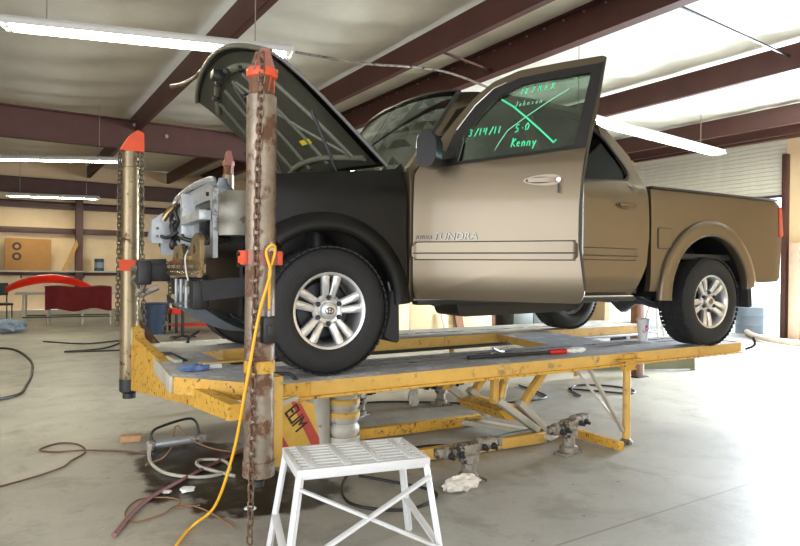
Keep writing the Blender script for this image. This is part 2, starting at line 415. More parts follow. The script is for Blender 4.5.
# front wall behind the photographer with an open bay, right wall with two bays
bm = bmesh.new(); DX0, DX1, DZ = -3.0, 3.0, 3.5
b_box(bm, ((X0+DX0)/2, Y0-.1, ZC/2), (DX0-X0, .2, ZC)); b_box(bm, ((X1+DX1)/2, Y0-.1, ZC/2), (X1-DX1, .2, ZC)); b_box(bm, ((DX0+DX1)/2, Y0-.1, (ZC+DZ)/2), (DX1-DX0, .2, ZC-DZ))
struct(from_bm('wall_front', bm, M_wall, smooth=0))
bm = bmesh.new(); XR = 14.25
for a, b_ in ((Y0, 3.2), (6.25, 6.9), (11.6, Y1)): b_box(bm, (XR, (a+b_)/2, ZC/2), (.2, b_-a, ZC))
b_box(bm, (XR, 4.7, 4.05), (.2, 3.1, 1.14)); b_box(bm, (XR, 9.25, 4.42), (.2, 4.8, .4))
wallr = struct(from_bm('wall_right', bm, M_wall, smooth=0))
for y in (6.32, 6.86): box('door_jamb', (14.08, y, 1.95), (.14, .10, 3.9), M_redsteel, wallr)
box('jamb_post', (13.98, 6.6, 1.0), (.12, .20, 2.0), mat('pale_pink_post', c(206, 176, 156), .6, 0, .1, 4), wallr)
box('header', (14.06, 8.3, 4.28), (.16, 4.6, .1), M_redsteel, wallr)
# partly raised sectional door: each slat a piece
door = struct(box('door_1', (14.10, 9.2, 3.02), (.06, 4.72, .05), M_dark, bev=.006))
bmx = bmesh.new()
prof = [(-.02, 0), (-.035, .012), (-.035, .075), (-.02, .088), (0, .088), (0, 0)]
b_prism(bmx, prof, lambda a, b: (a, -2.34, b), lambda a, b: (a, 2.34, b)); bmesh.ops.recalc_face_normals(bmx, faces=bmx.faces)
sl = bpy.data.meshes.new('slat'); bmx.to_mesh(sl); bmx.free(); sl.materials.append(M_doorslat)
for k in range(13):
    o = bpy.data.objects.new('slat', sl); COL.objects.link(o); o.parent = door; o.location = (14.13, 9.2, 3.04+k*.09)

# ================================================================== FLUORESCENT FIXTURES
def fixture(a, b, label, n=1, w=.26):
    a = Vector(a); b = Vector(b); d = b-a; l = d.length; t = thing('fluorescent_light', label, 'light', (a+b)/2, math.atan2(d.y, d.x), 'hanging fluorescent lights')
    bm = bmesh.new()
    b_prism(bm, [(-w/2, -.01), (-w/2+.03, .045), (-.05, .085), (.05, .085), (w/2-.03, .045), (w/2, -.01), (w/2-.012, -.01), (w/2-.04, .032), (0, .04), (-w/2+.04, .032), (-w/2+.012, -.01)],
            lambda p, q: (-l/2, p, q), lambda p, q: (l/2, p, q)); bmesh.ops.recalc_face_normals(bm, faces=bm.faces)
    from_bm('housing', bm, M_white, t, 20)
    for s in (-1, 1): box('end_plate', (s*l/2, 0, .03), (.012, w*.8, .09), M_white, t)
    for k in range(n):
        x0 = -l/2+.06+k*(l/n); x1 = x0+l/n-.12
        for y in (-.06, .06):
            tb = tube('lamp_tube', [(x0, y, 0), (x1, y, 0)], .019, M_tube, t, 8)
            for xx in (x0, x1): box('socket', (xx, y, .006), (.03, .04, .06), M_white, tb)
    for s in (-.36, .36): tube('hanger', [(s*l, 0, .08), (s*l, 0, ZC-.05-a.z)], .006, M_bolt, t, 5)
    return t
fixture((.02, 6.66, 3.5), (2.47, 5.92, 3.5), 'lit fluorescent light above the raised hood')
fixture((-.55, 15.0, 3.46), (2.05, 13.55, 3.44), 'lit fluorescent light behind the far-left orange-capped post, upper of two')
fixture((.2, 20.6, 3.30), (2.44, 19.9, 3.30), 'lit fluorescent light near the cream back wall')
fixture((5.9, 5.78, 3.43), (10.55, 6.25, 3.43), 'lit fluorescent light hanging behind the truck cab', 2)
tag(tube('electrical_conduit', [(2.5, 5.9, 3.53), (3.18, 5.8, 3.52), (3.94, 5.8, 3.61), (4.43, 5.8, 3.62), (5.12, 5.8, 3.53), (5.88, 5.78, 3.48)], .014, M_grime, None, 8, 6),
    'thin grey conduit sagging between two fluorescent lights', 'conduit')

# ================================================================== THE PICKUP TRUCK
# local frame: x = metres behind the front axle, y = inward from the near side, z = above the rack deck
RACK = .721; TW = 1.95
truck = thing('pickup_truck', 'champagne gold pickup truck with black front fender, raised hood and open door', 'truck', (1.6667, 3.3557, RACK), R(-3.612))
def gside(x, z):
    y = 0.
    if z < .62: y += .05*((.62-z)/.2)**2
    if z > .95: y += .022*((z-.95)/.35)**2
    if z > 1.30: y += .03*sm(1.30, 1.36, z)+(z-1.30)*.15
    if x < 0: y += .05*(x/-.6)**2
    return y
def gbed(x, z):
    y = .012
    if z < .62: y += .03*((.62-z)/.2)**2
    if z > 1.0: y += .012*((z-1.0)/.3)**2
    y += .012*sm(4.5, 4.65, x)
    return y
def gfend(x, z):
    return gside(x, z)+.05*sm(1.05, 1.28, z)**2
def arc(cx, cz, r, a0, a1, n=20):
    return [(cx+r*math.cos(R(a0+(a1-a0)*i/n)), cz+r*math.sin(R(a0+(a1-a0)*i/n))) for i in range(n+1)]
# --- near black fender and gold far fender
FEN = [(-.50, .80), (-.50, 1.13), (-.34, 1.18), (0, 1.225), (.35, 1.262), (.46, 1.285), (.515, 1.33), (.50, .9), (.525, .44), (.44, .40)]+arc(-.03, .41, .465, -2, 125, 24)
o = panel('fender', FEN, gfend, M_primer, truck, thick=.012, step=.06); o['label'] = 'black primed front fender'
panel('fender', [(.515, 1.30), (.2, 1.25), (-.3, 1.2), (-.62, 1.08), (-.72, .95), (-.70, .8), (-.5, .8)]+arc(-.03, .41, .465, 125, -2, 20)+[(.525, .44)], gfend, M_gold, truck, thick=.012, step=.08, mir=TW)
for mr in (None, TW):      # wheel-house liners
    bm = bmesh.new(); P = arc(-.03, .41, .47, -5, 150, 16)
    for i, (a, b) in enumerate(zip(P, P[1:])):
        q = [Vector((a[0], .06, a[1])), Vector((b[0], .06, b[1])), Vector((b[0], .42, b[1])), Vector((a[0], .42, a[1]))]
        if mr: q = [Vector((v.x, TW-v.y, v.z)) for v in q]
        bm.faces.new([bm.verts.new(v) for v in q])
    bmesh.ops.remove_doubles(bm, verts=bm.verts[:], dist=1e-4); bmesh.ops.solidify(bm, geom=bm.faces[:], thickness=.008)
    from_bm('wheel_liner', bm, M_dark, truck)
lipo = prism('liner_edge', [(.30, .80), (.36, .76), (.42, .62), (.45, .47), (.42, .47), (.385, .62), (.33, .72), (.27, .78)], lambda a, b: (a, .03, b), lambda a, b: (a, .05, b), M_silver, truck)
# --- cab side shells with door openings
CAB = [(.53, .44), (.53, 1.29), (.62, 1.385), (.98, 1.80), (1.16, 1.885), (1.6, 1.92), (2.1, 1.917), (2.33, 1.888), (2.50, 1.80), (2.67, 1.58), (2.75, 1.33), (2.745, .92), (2.72, .70), (2.63, .53), (2.56, .44)]
H1 = [(.57, .52), (.57, 1.27), (.67, 1.37), (1.02, 1.765), (1.2, 1.84), (1.60, 1.86), (1.60, .52)]
RD = rounded([(1.655, .485), (1.655, 1.885), (2.12, 1.878), (2.31, 1.845), (2.46, 1.74), (2.61, 1.50), (2.645, 1.32), (2.685, 1.1), (2.69, .92), (2.655, .70), (2.57, .555), (2.50, .485)], .05, 3)
H2 = rounded([(1.69, .52), (1.69, 1.855), (2.1, 1.85), (2.28, 1.815), (2.42, 1.72), (2.56, 1.48), (2.60, 1.30), (2.635, 1.1), (2.645, .92), (2.61, .72), (2.53, .58), (2.47, .52)], .03, 2)
panel('cab_side', CAB, gside, M_gold, truck, holes=[H1, H2], thick=.06)
panel('cab_side', CAB, gside, M_gold, truck, holes=[rounded([(.70, 1.38), (1.05, 1.72), (1.2, 1.78), (1.55, 1.79), (1.55, 1.35)], .04, 3), rounded([(1.72, 1.35), (1.72, 1.785), (2.1, 1.78), (2.25, 1.74), (2.36, 1.65), (2.48, 1.42), (2.46, 1.355)], .04, 3)], thick=.05, mir=TW)
for poly in ([(.70, 1.38), (1.05, 1.72), (1.2, 1.78), (1.55, 1.79), (1.55, 1.35)], [(1.72, 1.35), (1.72, 1.785), (2.1, 1.78), (2.25, 1.74), (2.36, 1.65), (2.48, 1.42), (2.46, 1.355)]):
    panel('side_window', rounded(poly, .04, 3), lambda x, z: gside(x, z)+.02, M_glass, truck, thick=.004, mir=TW, step=.2)
# --- rear door, shut
WH = rounded([(1.72, 1.315), (1.72, 1.85), (2.12, 1.842), (2.29, 1.81), (2.42, 1.71), (2.575, 1.475), (2.585, 1.415), (2.545, 1.375)], .035, 4)
gdoor = lambda x, z: gside(x, z)-.006
rd = panel('rear_door', RD, gdoor, M_gold, truck, holes=[WH], thick=.05, step=.07)
o = panel('window_glass', WH, lambda x, z: gside(x, z)+.012, M_glassd, rd, thick=.004, step=.2); o['label'] = 'dark tinted rear window'
def ringpoly(poly, d):
    ce = Vector((sum(p[0] for p in poly)/len(poly), sum(p[1] for p in poly)/len(poly)))
    out = []
    for p in poly:
        v = Vector(p)-ce; out.append(tuple(ce+v*(1+d/max(v.length, .05))))
    return out
panel('window_seal', ringpoly(WH, .018), lambda x, z: gside(x, z)-.010, M_black, rd, holes=[ringpoly(WH, -.006)], thick=.02, step=.2)
M_goldd = mat('groove_and_shade_brown', c(60, 54, 46), .6, 0, .05)  # dark brown for moulding grooves and for shade put on the door edge
def moulding(parent, x0, x1, z0, z1, y, name='side_moulding'):
    h = z1-z0
    bm = bmesh.new(); b_prism(bm, rounded([(x0, z0), (x1, z0), (x1, z1), (x0, z1)], .03, 4), lambda a, b: (a, y-.020*sm(0, .25*h, min(b-z0, z1-b)+.006), b), lambda a, b: (a, y+.02, b))
    bmesh.ops.recalc_face_normals(bm, faces=bm.faces)
    for z_ in (z0-.003, z1+.003, z0+.36*h): tube('moulding_groove', [(x0+.01, y-.004-(.016 if z0 < z_ < z1 else 0), z_), (x1-.01, y-.004-(.016 if z0 < z_ < z1 else 0), z_)], .0035, M_goldd, parent, 5)
    return from_bm(name, bm, M_gold, parent)
moulding(rd, 1.68, 2.60, .735, .82, -.004)
def handle(parent, x, z, y):
    """oval bezel with a pull bar"""
    M = ax((x, y, z), (0, -1, 0))
    bm = bmesh.new(); P = [(.115*math.cos(t)*1.0, .032*math.sin(t)*(1-.25*math.cos(t)*-1)) for t in [2*PI*k/28 for k in range(28)]]
    b_prism(bm, P, lambda a, b: (x+a, y-.012, z+b), lambda a, b: (x+a, y+.012, z+b), holes=[[(.088*math.cos(t)-.012, .019*math.sin(t)) for t in [2*PI*k/20 for k in range(20)]]])
    bmesh.ops.recalc_face_normals(bm, faces=bm.faces); h = from_bm('door_handle', bm, M_handle, parent)
    prism('handle_recess', [(.10*math.cos(2*PI*k/24)-.004, .026*math.sin(2*PI*k/24)) for k in range(24)], lambda a, b: (x+a, y-.006, z+b), lambda a, b: (x+a, y+.008, z+b), M_inter, parent)
    bm = bmesh.new(); b_prism(bm, rounded([(x-.085, z-.012), (x+.11, z-.015), (x+.11, z+.015), (x-.085, z+.012)], .012, 3), lambda a, b: (a, y-.03+.012*((a-x)/.1)**2, b), lambda a, b: (a, y-.015, b))
    bmesh.ops.recalc_face_normals(bm, faces=bm.faces); from_bm('pull_bar', bm, M_handle, parent)
handle(rd, 2.48, 1.165, .005)
# --- roof, windshield, pillars, cowl, cab back
def roof_fn(u, v):
    y = .20+(TW-.40)*v; s = (2*v-1)
    xf = 1.0-.10*(1-s*s); x = xf+(2.36-xf)*u
    z = 1.90+.045*(1-s**4)+.03*math.sin(PI*min(1, u*1.2)*.8)-.05*max(0, (u-.85)/.15)**2-.035*max(0, (.18-u)/.18)**2
    return (x, y, z)
grid('roof_skin', 16, 16, roof_fn, M_gold, truck, thick=.03)
def ws_fn(u, v):
    y = .07+u*.13+(TW-.14-u*.26)*v; s = 2*v-1
    xb = .56-.22*(1-s*s); xt = 1.03-.10*(1-s*s)
    return (xb+(xt-xb)*u, y, 1.27+(1.89+.045*(1-s**4)-1.27)*u+.012*math.sin(PI*u))
grid('windshield', 10, 16, ws_fn, M_glassw, truck, thick=.005)
tube('windshield_trim', [ws_fn(0, 0), ws_fn(.5, 0), ws_fn(1, 0)]+[ws_fn(1, k/10) for k in range(1, 10)]+[ws_fn(1, 1), ws_fn(.5, 1), ws_fn(0, 1)], .016, M_black, truck, 6)
grid('cowl', 4, 14, lambda u, v: (.36+.22*u-.2*(1-(2*v-1)**2)*1.0+.02, .06+(TW-.12)*v, 1.245+.03*u), M_black, truck, thick=.02)
grid('cab_back', 6, 6, lambda u, v: (2.74-.40*sm(.45, 1, u), .1+.11*u+(TW-.2-.22*u)*v, .5+1.40*u), M_gold, truck, thick=.03)
panelz = prism('rear_window', rounded([(.42, 1.38), (TW-.42, 1.38), (TW-.48, 1.72), (.48, 1.72)], .05, 4), lambda a, b: (2.735-.44*sm(.45, 1, (b-.5)/1.36)+.016, a, b), lambda a, b: (2.735-.44*sm(.45, 1, (b-.5)/1.36)+.022, a, b), M_glassd, truck)
box('cab_floor', (1.6, TW/2, .50), (2.2, TW-.16, .06), M_inter, truck)
box('firewall', (.52, TW/2, .88), (.05, TW-.2, .74), M_inter, truck)
# wiper, rear-view mirror, dashboard, steering wheel, seats
tube('wiper', [(.30, .5, 1.285), (.42, 1.0, 1.325), (.52, 1.35, 1.36)], .010, M_black, truck, 6)
box('rear_view_mirror', (1.0, TW/2, 1.74), (.03, .24, .065), M_black, truck, bev=.012)
prism('dashboard', [(.50, 1.0), (.42, 1.25), (.62, 1.29), (.86, 1.24), (.92, 1.12), (.84, .95)], lambda a, b: (a, .12, b), lambda a, b: (a, TW-.12, b), M_inter, truck)
sw = Matrix.Translation((1.02, .50, 1.17)) @ Matrix.Rotation(R(-65), 4, 'Y')
bm = bmesh.new(); b_tube(bm, [sw @ Vector((.19*math.cos(2*PI*k/28), .19*math.sin(2*PI*k/28), 0)) for k in range(28)], .016, 8, True)
for a in (0, 120, 240): b_tube(bm, [sw @ Vector((0, 0, -.02)), sw @ Vector((.19*math.cos(R(a)), .19*math.sin(R(a)), 0))], .016, 6)
b_lathe(bm, [(0, -.05), (.06, -.05), (.065, 0), (0, .01)], 14, sw, False)
from_bm('steering_wheel', bm, M_black, truck)
def seat(x, y0, y1, back=1.36):
    s = prism('seat', rounded([(x, .62), (x+.5, .62), (x+.52, .86), (x+.02, .92)], .05, 4), lambda a, b: (a, y0, b), lambda a, b: (a, y1, b), M_seat, truck)
    prism('seat_back', rounded([(x+.42, .80), (x+.56, .78), (x+.70, back), (x+.58, back+.02)], .05, 4), lambda a, b: (a, y0, b), lambda a, b: (a, y1, b), M_seat, s)
    n = max(1, round((y1-y0)/.55))
    for k in range(n):
        yc = y0+(y1-y0)*(k+.5)/n
        prism('headrest', rounded([(x+.60, back+.05), (x+.72, back+.05), (x+.75, back+.24), (x+.64, back+.25)], .04, 4), lambda a, b: (a, yc-.13, b), lambda a, b: (a, yc+.13, b), M_seat, s)
seat(1.05, .22, .78); seat(1.05, 1.15, 1.72); seat(1.95, .22, 1.72, 1.32)
# --- open front door: built on its hinge line and swung out
DO = rounded([(0, .455), (0, 1.25), (.06, 1.335), (.133, 1.462), (.228, 1.602), (.334, 1.747), (.444, 1.845), (.605, 1.907), (.86, 1.93), (1.118, 1.944), (1.082, 1.594), (1.047, 1.352), (1.026, 1.164), (1.015, .994), (1.014, .803), (1.052, .51), (1.02, .455)], .02, 2)
WD = rounded([(.261, 1.309), (.288, 1.468), (.372, 1.592), (.480, 1.722), (.636, 1.800), (.802, 1.815), (1.045, 1.835), (.979, 1.369)], .02, 3)
gd = lambda s, z: (.05*((.62-z)/.2)**2 if z < .62 else 0)+(.022*((z-.95)/.35)**2 if z > .95 else 0)+((.02*sm(1.30, 1.36, z)+(z-1.30)*.15) if z > 1.30 else 0)
fd = panel('front_door', DO, gd, M_gold, truck, holes=[WD], thick=.03, step=.05)
fd.location = (.545, -.015, 0); fd.rotation_euler = (0, 0, R(-53)); fd['label'] = 'open gold front door with green writing on its window'
panel('window_frame', [(.214, 1.285), (.241, 1.515), (.343, 1.675), (.451, 1.785), (.612, 1.850), (.864, 1.876), (1.085, 1.89), (1.112, 1.90), (1.078, 1.594), (1.042, 1.350)], lambda s, z: gd(s, z)-.004, M_black, fd, holes=[WD], thick=.012, step=.1)
o = panel('window_glass', WD, lambda s, z: gd(s, z)+.016, M_glass, fd, thick=.004, step=.3)
panel('mirror_sail', [(.17, 1.285), (.235, 1.50), (.30, 1.45), (.285, 1.295)], lambda s, z: gd(s, z)-.014, M_black, fd, thick=.02, step=.3)
tube('chrome_edge', [(s, gd(s, z)-.003, z) for s, z in ((.243, 1.525), (.343, 1.684), (.45, 1.794), (.53, 1.828))], .004, M_chrome, fd, 6)
tube('edge_shade_tube', [(s+.002, gd(s, z)+.015, z) for s, z in ((1.112, 1.93), (1.082, 1.594), (1.047, 1.352), (1.026, 1.164), (1.015, .994), (1.014, .803), (1.049, .53))], .013, M_goldd, fd, 6)  # added dark tube that tones down the brightly lit rear door edge
box('inner_trim', (.54, .075, .87), (.98, .05, .72), M_inter, fd, bev=.02)
moulding(fd, .0, 1.012, .708, .812, 0); handle(fd, .81, 1.168, .012)
# key hanging from the door lock
k_ = box('door_key', (.905, -.026, 1.115), (.010, .006, .055), M_black, fd); lathe('lock_barrel', [(0, 0), (.012, 0), (.012, .02), (0, .02)], M_chrome, fd, 12, ax((.905, .0, 1.165), (0, -1, 0)), False)
M_badge = mat('dark_chrome_badge', c(96, 94, 90), .25, .9, .05)
TM = lambda s, z, sc=1: Matrix.Translation((s, gd(s, z)-.004, z)) @ Matrix.Rotation(R(90), 4, 'X')
text('door_lettering', 'TUNDRA', .062, M_badge, fd, TM(.135, .828), .004, .15, 1.02, 1.12)
text('door_lettering', 'TOYOTA', .034, M_badge, fd, TM(.015, .834), .003, .2, 1.0, .80)
# green marker handwriting: strokes on the outside of the glass
FONT = {'3': [[(0, .95), (.3, 1), (.45, .8), (.2, .55), (.45, .35), (.3, 0), (0, .1)]], '/': [[(0, -.1), (.4, 1.05)]], '1': [[(.15, 1), (.15, 0)]], '4': [[(.05, 1), (0, .45), (.45, .45)], [(.42, 1), (.38, 0)]],
 '5': [[(.45, 1), (.1, 1), (.05, .55), (.4, .5), (.4, .1), (0, 0)]], '.': [[(.1, .42), (.22, .42)]], '0': [[(.25, 1), (0, .6), (.1, .05), (.4, .1), (.5, .6), (.25, 1)]],
 'K': [[(.05, 1), (0, 0)], [(.4, .9), (.05, .45), (.45, 0)]], 'e': [[(0, .3), (.35, .35), (.25, .55), (.05, .45), (.05, .1), (.35, .05)]], 'n': [[(.02, .5), (0, 0)], [(.0, .35), (.2, .55), (.32, .45), (.32, 0)]],
 'y': [[(.02, .5), (.15, .1)], [(.38, .5), (.1, -.35)]], '2': [[(0, .8), (.2, 1), (.4, .8), (0, 0), (.45, .05)]], '7': [[(0, 1), (.45, 1), (.15, 0)]], 'M': [[(0, 0), (.08, 1), (.25, .4), (.42, 1), (.5, 0)]],
 'A': [[(0, 0), (.25, 1), (.45, 0)], [(.08, .4), (.4, .4)]], 'X': [[(0, 1), (.45, 0)], [(.45, 1), (0, 0)]], 'J': [[(.35, 1), (.3, .1), (.1, 0), (0, .2)]], 'o': [[(.2, .5), (0, .3), (.12, 0), (.32, .15), (.3, .42), (.2, .5)]],
 'h': [[(.05, 1), (0, 0)], [(0, .35), (.2, .52), (.32, .4), (.32, 0)]], 's': [[(.3, .5), (.05, .42), (.28, .2), (0, .02)]]}
def write(s, x, z, h, slope, material, r=.0045, adv=.62, wob=.03):
    bm = bmesh.new(); cx = x
    for ch in s:
        if ch == ' ': cx += h*.5; continue
        lo = ch in 'enyos.'
        for st in FONT[ch]:
            pts = []
            for px_, pz in st:
                s_ = cx+px_*h*.9+pz*h*.12+random.uniform(-wob, wob)*h*.4; z_ = z+pz*h+slope*(s_-x)
                pts.append((s_, gd(s_, z_)+.0125, z_))
            b_tube(bm, pts, r, 5)
        cx += h*(adv if ch not in '1/.' else adv*.66)
    return from_bm('window_writing', bm, material, fd)
write('3/14/11', .322, 1.478, .044, .04, M_green, .004, .92); write('5.0', .616, 1.482, .046, .12, M_green, .004, .80); write('Kenny', .602, 1.388, .056, .01, M_green, .004, .56)
write('127MAX', .625, 1.735, .038, .10, M_green, .003, 1.05); write('Johnson', .60, 1.652, .034, .07, M_greenl, .0026, .74)
onG = lambda P: [(s, gd(s, z)+.0125, z) for s, z in P]
tube('window_writing', onG([(.51, 1.712), (.59, 1.655), (.678, 1.574), (.77, 1.485), (.855, 1.398), (.868, 1.415)]), .006, M_green, fd, 6)
tube('window_writing', onG([(.501, 1.372), (.53, 1.43), (.57, 1.497), (.677, 1.579), (.80, 1.665), (.921, 1.74)]), .0035, M_greenl, fd, 6)
# side mirror
smir = prism('side_mirror', rounded([(.015, 1.255), (.10, 1.245), (.13, 1.31), (.125, 1.42), (.075, 1.475), (.015, 1.43)], .03, 4), lambda a, b: (a+.10, -.235+.02*(a/.1), b), lambda a, b: (a+.10, -.09, b), mat('gloss_black_shell', c(10, 10, 11), .35, 0, .05, spec=.3), fd)
prism('mirror_cap', rounded([(.0, 1.36), (.022, 1.35), (.022, 1.44), (.008, 1.43)], .006, 3), lambda a, b: (a+.107, -.228, b), lambda a, b: (a+.107, -.15, b), M_chrome, fd)
bar('mirror_arm', (.19, -.10, 1.33), (.24, .02, 1.35), .07, .05, M_black, fd)
bar('door_hinge', (-.03, .05, .62), (.06, .05, .62), .05, .05, M_dark, fd); bar('door_hinge', (-.03, .05, 1.05), (.06, .05, 1.05), .05, .05, M_dark, fd)
# --- bed
BS = [(2.785, .485), (2.785, 1.325), (4.52, 1.315), (4.58, 1.28), (4.62, 1.05), (4.58, .60), (4.53, .565), (4.06, .55)]+arc(3.53, .43, .53, 14, 172, 26)+[(2.98, .485)]
panel('bed_side', BS, gbed, M_gold, truck, thick=.05, step=.06)
panel('bed_side', BS, gbed, M_gold, truck, thick=.05, step=.08, mir=TW)
for mr in (0, 1):
    y = .055 if not mr else TW-.055
    box('bed_rail_cap', (3.65, y, 1.328), (1.74, .10, .022), M_black, truck, bev=.008)
box('bed_floor', (3.64, TW/2, .78), (1.70, TW-.2, .05), M_dark, truck); box('bed_front_wall', (2.81, TW/2, 1.05), (.04, TW-.14, .52), M_gold, truck); box('tailgate', (4.54, TW/2, 1.0), (.07, TW-.24, .62), M_gold, truck, bev=.015)
prism('fuel_door', rounded([(2.865, .84), (3.03, .84), (3.03, 1.0), (2.865, 1.0)], .025, 4), lambda a, b: (a, gbed(a, b)-.007, b), lambda a, b: (a, gbed(a, b)+.01, b), M_gold, truck)
prism('fuel_door_gap', rounded([(2.857, .832), (3.038, .832), (3.038, 1.008), (2.857, 1.008)], .028, 4), lambda a, b: (a, gbed(a, b)-.003, b), lambda a, b: (a, gbed(a, b)+.01, b), M_dark, truck)
prism('tail_light', rounded([(4.555, .98), (4.635, 1.0), (4.615, 1.27), (4.56, 1.27)], .015, 3), lambda a, b: (a, gbed(a, b)-.008, b), lambda a, b: (a, gbed(a, b)+.1, b), M_tail, truck)
prism('tail_light', rounded([(4.555, .98), (4.635, 1.0), (4.615, 1.27), (4.56, 1.27)], .015, 3), lambda a, b: (a, TW-gbed(a, b)+.008, b), lambda a, b: (a, TW-gbed(a, b)-.1, b), M_tail, truck)
bm = bmesh.new(); P = arc(3.53, .43, .54, 0, 180, 18)
for a, b in zip(P, P[1:]): bm.faces.new([bm.verts.new(Vector(v)) for v in ((a[0], .02, a[1]), (b[0], .02, b[1]), (b[0], .42, b[1]), (a[0], .42, a[1]))])
bmesh.ops.remove_doubles(bm, verts=bm.verts[:], dist=1e-4); bmesh.ops.solidify(bm, geom=bm.faces[:], thickness=.008); from_bm('wheel_liner', bm, M_black, truck)
box('wheel_house', (3.55, .43, .72), (1.05, .03, .5), M_black, truck); box('wheel_house', (3.55, TW-.43, .72), (1.05, .03, .5), M_black, truck)
def flare(cx, cz, prof, a0, a1, material, tail=.06, mirror=False, n=30):
    """wheel-arch moulding swept round the opening; prof = (radius, depth y)"""
    bm = bmesh.new(); rings = []
    for i in range(-1, n+2):
        k = min(max(i, 0), n); a = R(a0+(a1-a0)*k/n); dz = -tail if i in (-1, n+1) else 0
        q = []
        for r, y in prof:
            f = 1-.5*sm(.5, 1., abs(2*k/n-1))*0
            v = Vector((cx+r*math.cos(a), y if not mirror else TW-y, cz+r*math.sin(a)+dz)); q.append(bm.verts.new(v))
        rings.append(q)
    m_ = len(prof)
    for A, B in zip(rings, rings[1:]):
        for j in range(m_): bm.faces.new((A[j], A[(j+1) % m_], B[(j+1) % m_], B[j]))
    bm.faces.new(rings[0]); bm.faces.new(rings[-1][::-1]); bmesh.ops.recalc_face_normals(bm, faces=bm.faces)
    return from_bm('wheel_arch_flare', bm, material, truck, 50)
RP = [(.515, .05), (.515, -.008), (.519, -.016), (.540, -.022), (.600, -.020), (.642, -.016), (.652, -.004), (.656, .03)]
for mr_ in (False, True): flare(3.53, .44, RP, 12, 178, M_gold, .05, mr_)
FP = [(.455, .06), (.455, -.012), (.462, -.026), (.485, -.034), (.52, -.028), (.56, -.010), (.585, .03)]
flare(-.03, .41, FP, 4, 128, M_primer, .02)
# mud flaps
prism('mud_flap', rounded([(.405, .51), (.455, .49), (.46, .19), (.44, .18), (.36, .225), (.395, .35)], .01, 2), lambda a, b: (a, .0, b), lambda a, b: (a, .22, b), M_rubber, truck)
prism('mud_flap', rounded([(4.04, .56), (4.09, .55), (4.11, .34), (4.05, .33)], .01, 2), lambda a, b: (a, -.01, b), lambda a, b: (a, .26, b), M_rubber, truck)
# --- chassis under the cab
for y in (.46, TW-.46):
    bm = bmesh.new()
    for a, b in (((-.66, y, .50), (-.45, y, .52)), ((-.45, y, .52), (.25, y, .58)), ((.25, y, .58), (.65, y, .47)), ((.65, y, .47), (2.7, y, .47)), ((2.7, y, .47), (3.1, y, .62)), ((3.1, y, .62), (4.0, y, .62)), ((4.0, y, .62), (4.42, y, .56))): b_bar(bm, a, b, .075, .12)
    from_bm('frame_rail', bm, M_dark, truck)
for x, z in ((.7, .47), (1.7, .46), (2.6, .46), (4.2, .56), (-.2, .55)): box('crossmember', (x, TW/2, z), (.09, TW-.92, .09), M_dark, truck)
tube('exhaust_pipe', [(.6, 1.25, .40), (1.6, 1.3, .40), (2.5, 1.3, .42), (3.2, 1.35, .62), (4.2, 1.45, .50)], .035, M_dark, truck, 10, 5)
tube('drive_shaft', [(.8, TW/2, .44), (3.4, TW/2, .40)], .045, M_dark, truck, 10)
lathe('muffler', [(0, 0), (.09, .0), (.10, .03), (.10, .62), (.09, .65), (0, .65)], M_dark, truck, 16, ax((1.7, 1.3, .42), (1, 0, 0)), False)
tube('rear_axle', [(3.57, .22, .385), (3.57, TW/2-.15, .385), (3.57, TW/2, .385), (3.57, TW/2+.15, .385), (3.57, TW-.22, .385)], lambda i: (.05, .06, .15, .06, .05)[i], M_dark, truck, 12)
tube('front_axle', [(0, .22, .385), (0, TW/2-.1, .40), (0, TW-.22, .385)], .045, M_dark, truck, 10)
for y in (.46, TW-.46):
    tube('leaf_spring', [(2.95, y, .50), (3.3, y, .36), (3.57, y, .33), (3.9, y, .38), (4.25, y, .50)], .03, M_dark, truck, 6, 5)
    tube('shock_absorber', [(3.45, y+.08, .36), (3.3, y+.08, .78)], .03, M_dark, truck, 8); tube('suspension_spring', [(.05, y-.1+.0, .40), (.05, y-.06, .9)], .06, M_dark, truck, 10)
for y, nm in ((.02, 0), (TW-.02, 1)):
    bm = bmesh.new(); b_box(bm, (1.58, y, .432), (2.0, .08, .034), bev=.012); o = from_bm('running_board', bm, M_black, truck)
    tube('step_trim', [(.55, y-.03 if not nm else y+.03, .452), (2.55, y-.03 if not nm else y+.03, .452)], .008, M_chrome, o, 6)
    for xx in (.75, 1.6, 2.4): bar('step_bracket', (xx, y, .42), (xx, y+.4 if not nm else y-.4, .46), .05, .03, M_dark, o)
prism('fuel_tank', rounded([(1.3, .28), (2.4, .30), (2.5, .46), (1.25, .46)], .05, 3), lambda a, b: (a, .56, b), lambda a, b: (a, .9, b), M_black, truck)

# --- wheels
def tyre_mesh():
    bm = bmesh.new(); w = .132
    prof = [(.222, -w+.02), (.235, -w+.004), (.27, -w-.006), (.325, -w-.004), (.360, -w+.014), (.378, -w+.034), (.381, -w+.05), (.383, 0), (.381, w-.05), (.378, w-.034), (.360, w-.014), (.325, w+.004), (.27, w+.006), (.235, w-.004), (.222, w-.02), (.222, -w+.02)]
    b_lathe(bm, prof, 56, cap=False)
    for k in range(56):       # tread blocks
        for j, (y, wd) in enumerate(((-.099, .046), (-.042, .046), (.042, .046), (.099, .046), (0, .026))):
            a = 2*PI*(k+.5*(j % 2))/56
            M_ = Matrix.Rotation(a, 4, 'Z') @ Matrix.Translation((.3815, 0, y)) @ Matrix.Rotation(.25*(-1)**j, 4, 'X')
            bmesh.ops.create_cube(bm, size=1, matrix=M_ @ Matrix.Diagonal((.010, .034, wd, 1)))
    bmesh.ops.recalc_face_normals(bm, faces=bm.faces)
    me = bpy.data.meshes.new('tyre'); bm.to_mesh(me); bm.free(); return me
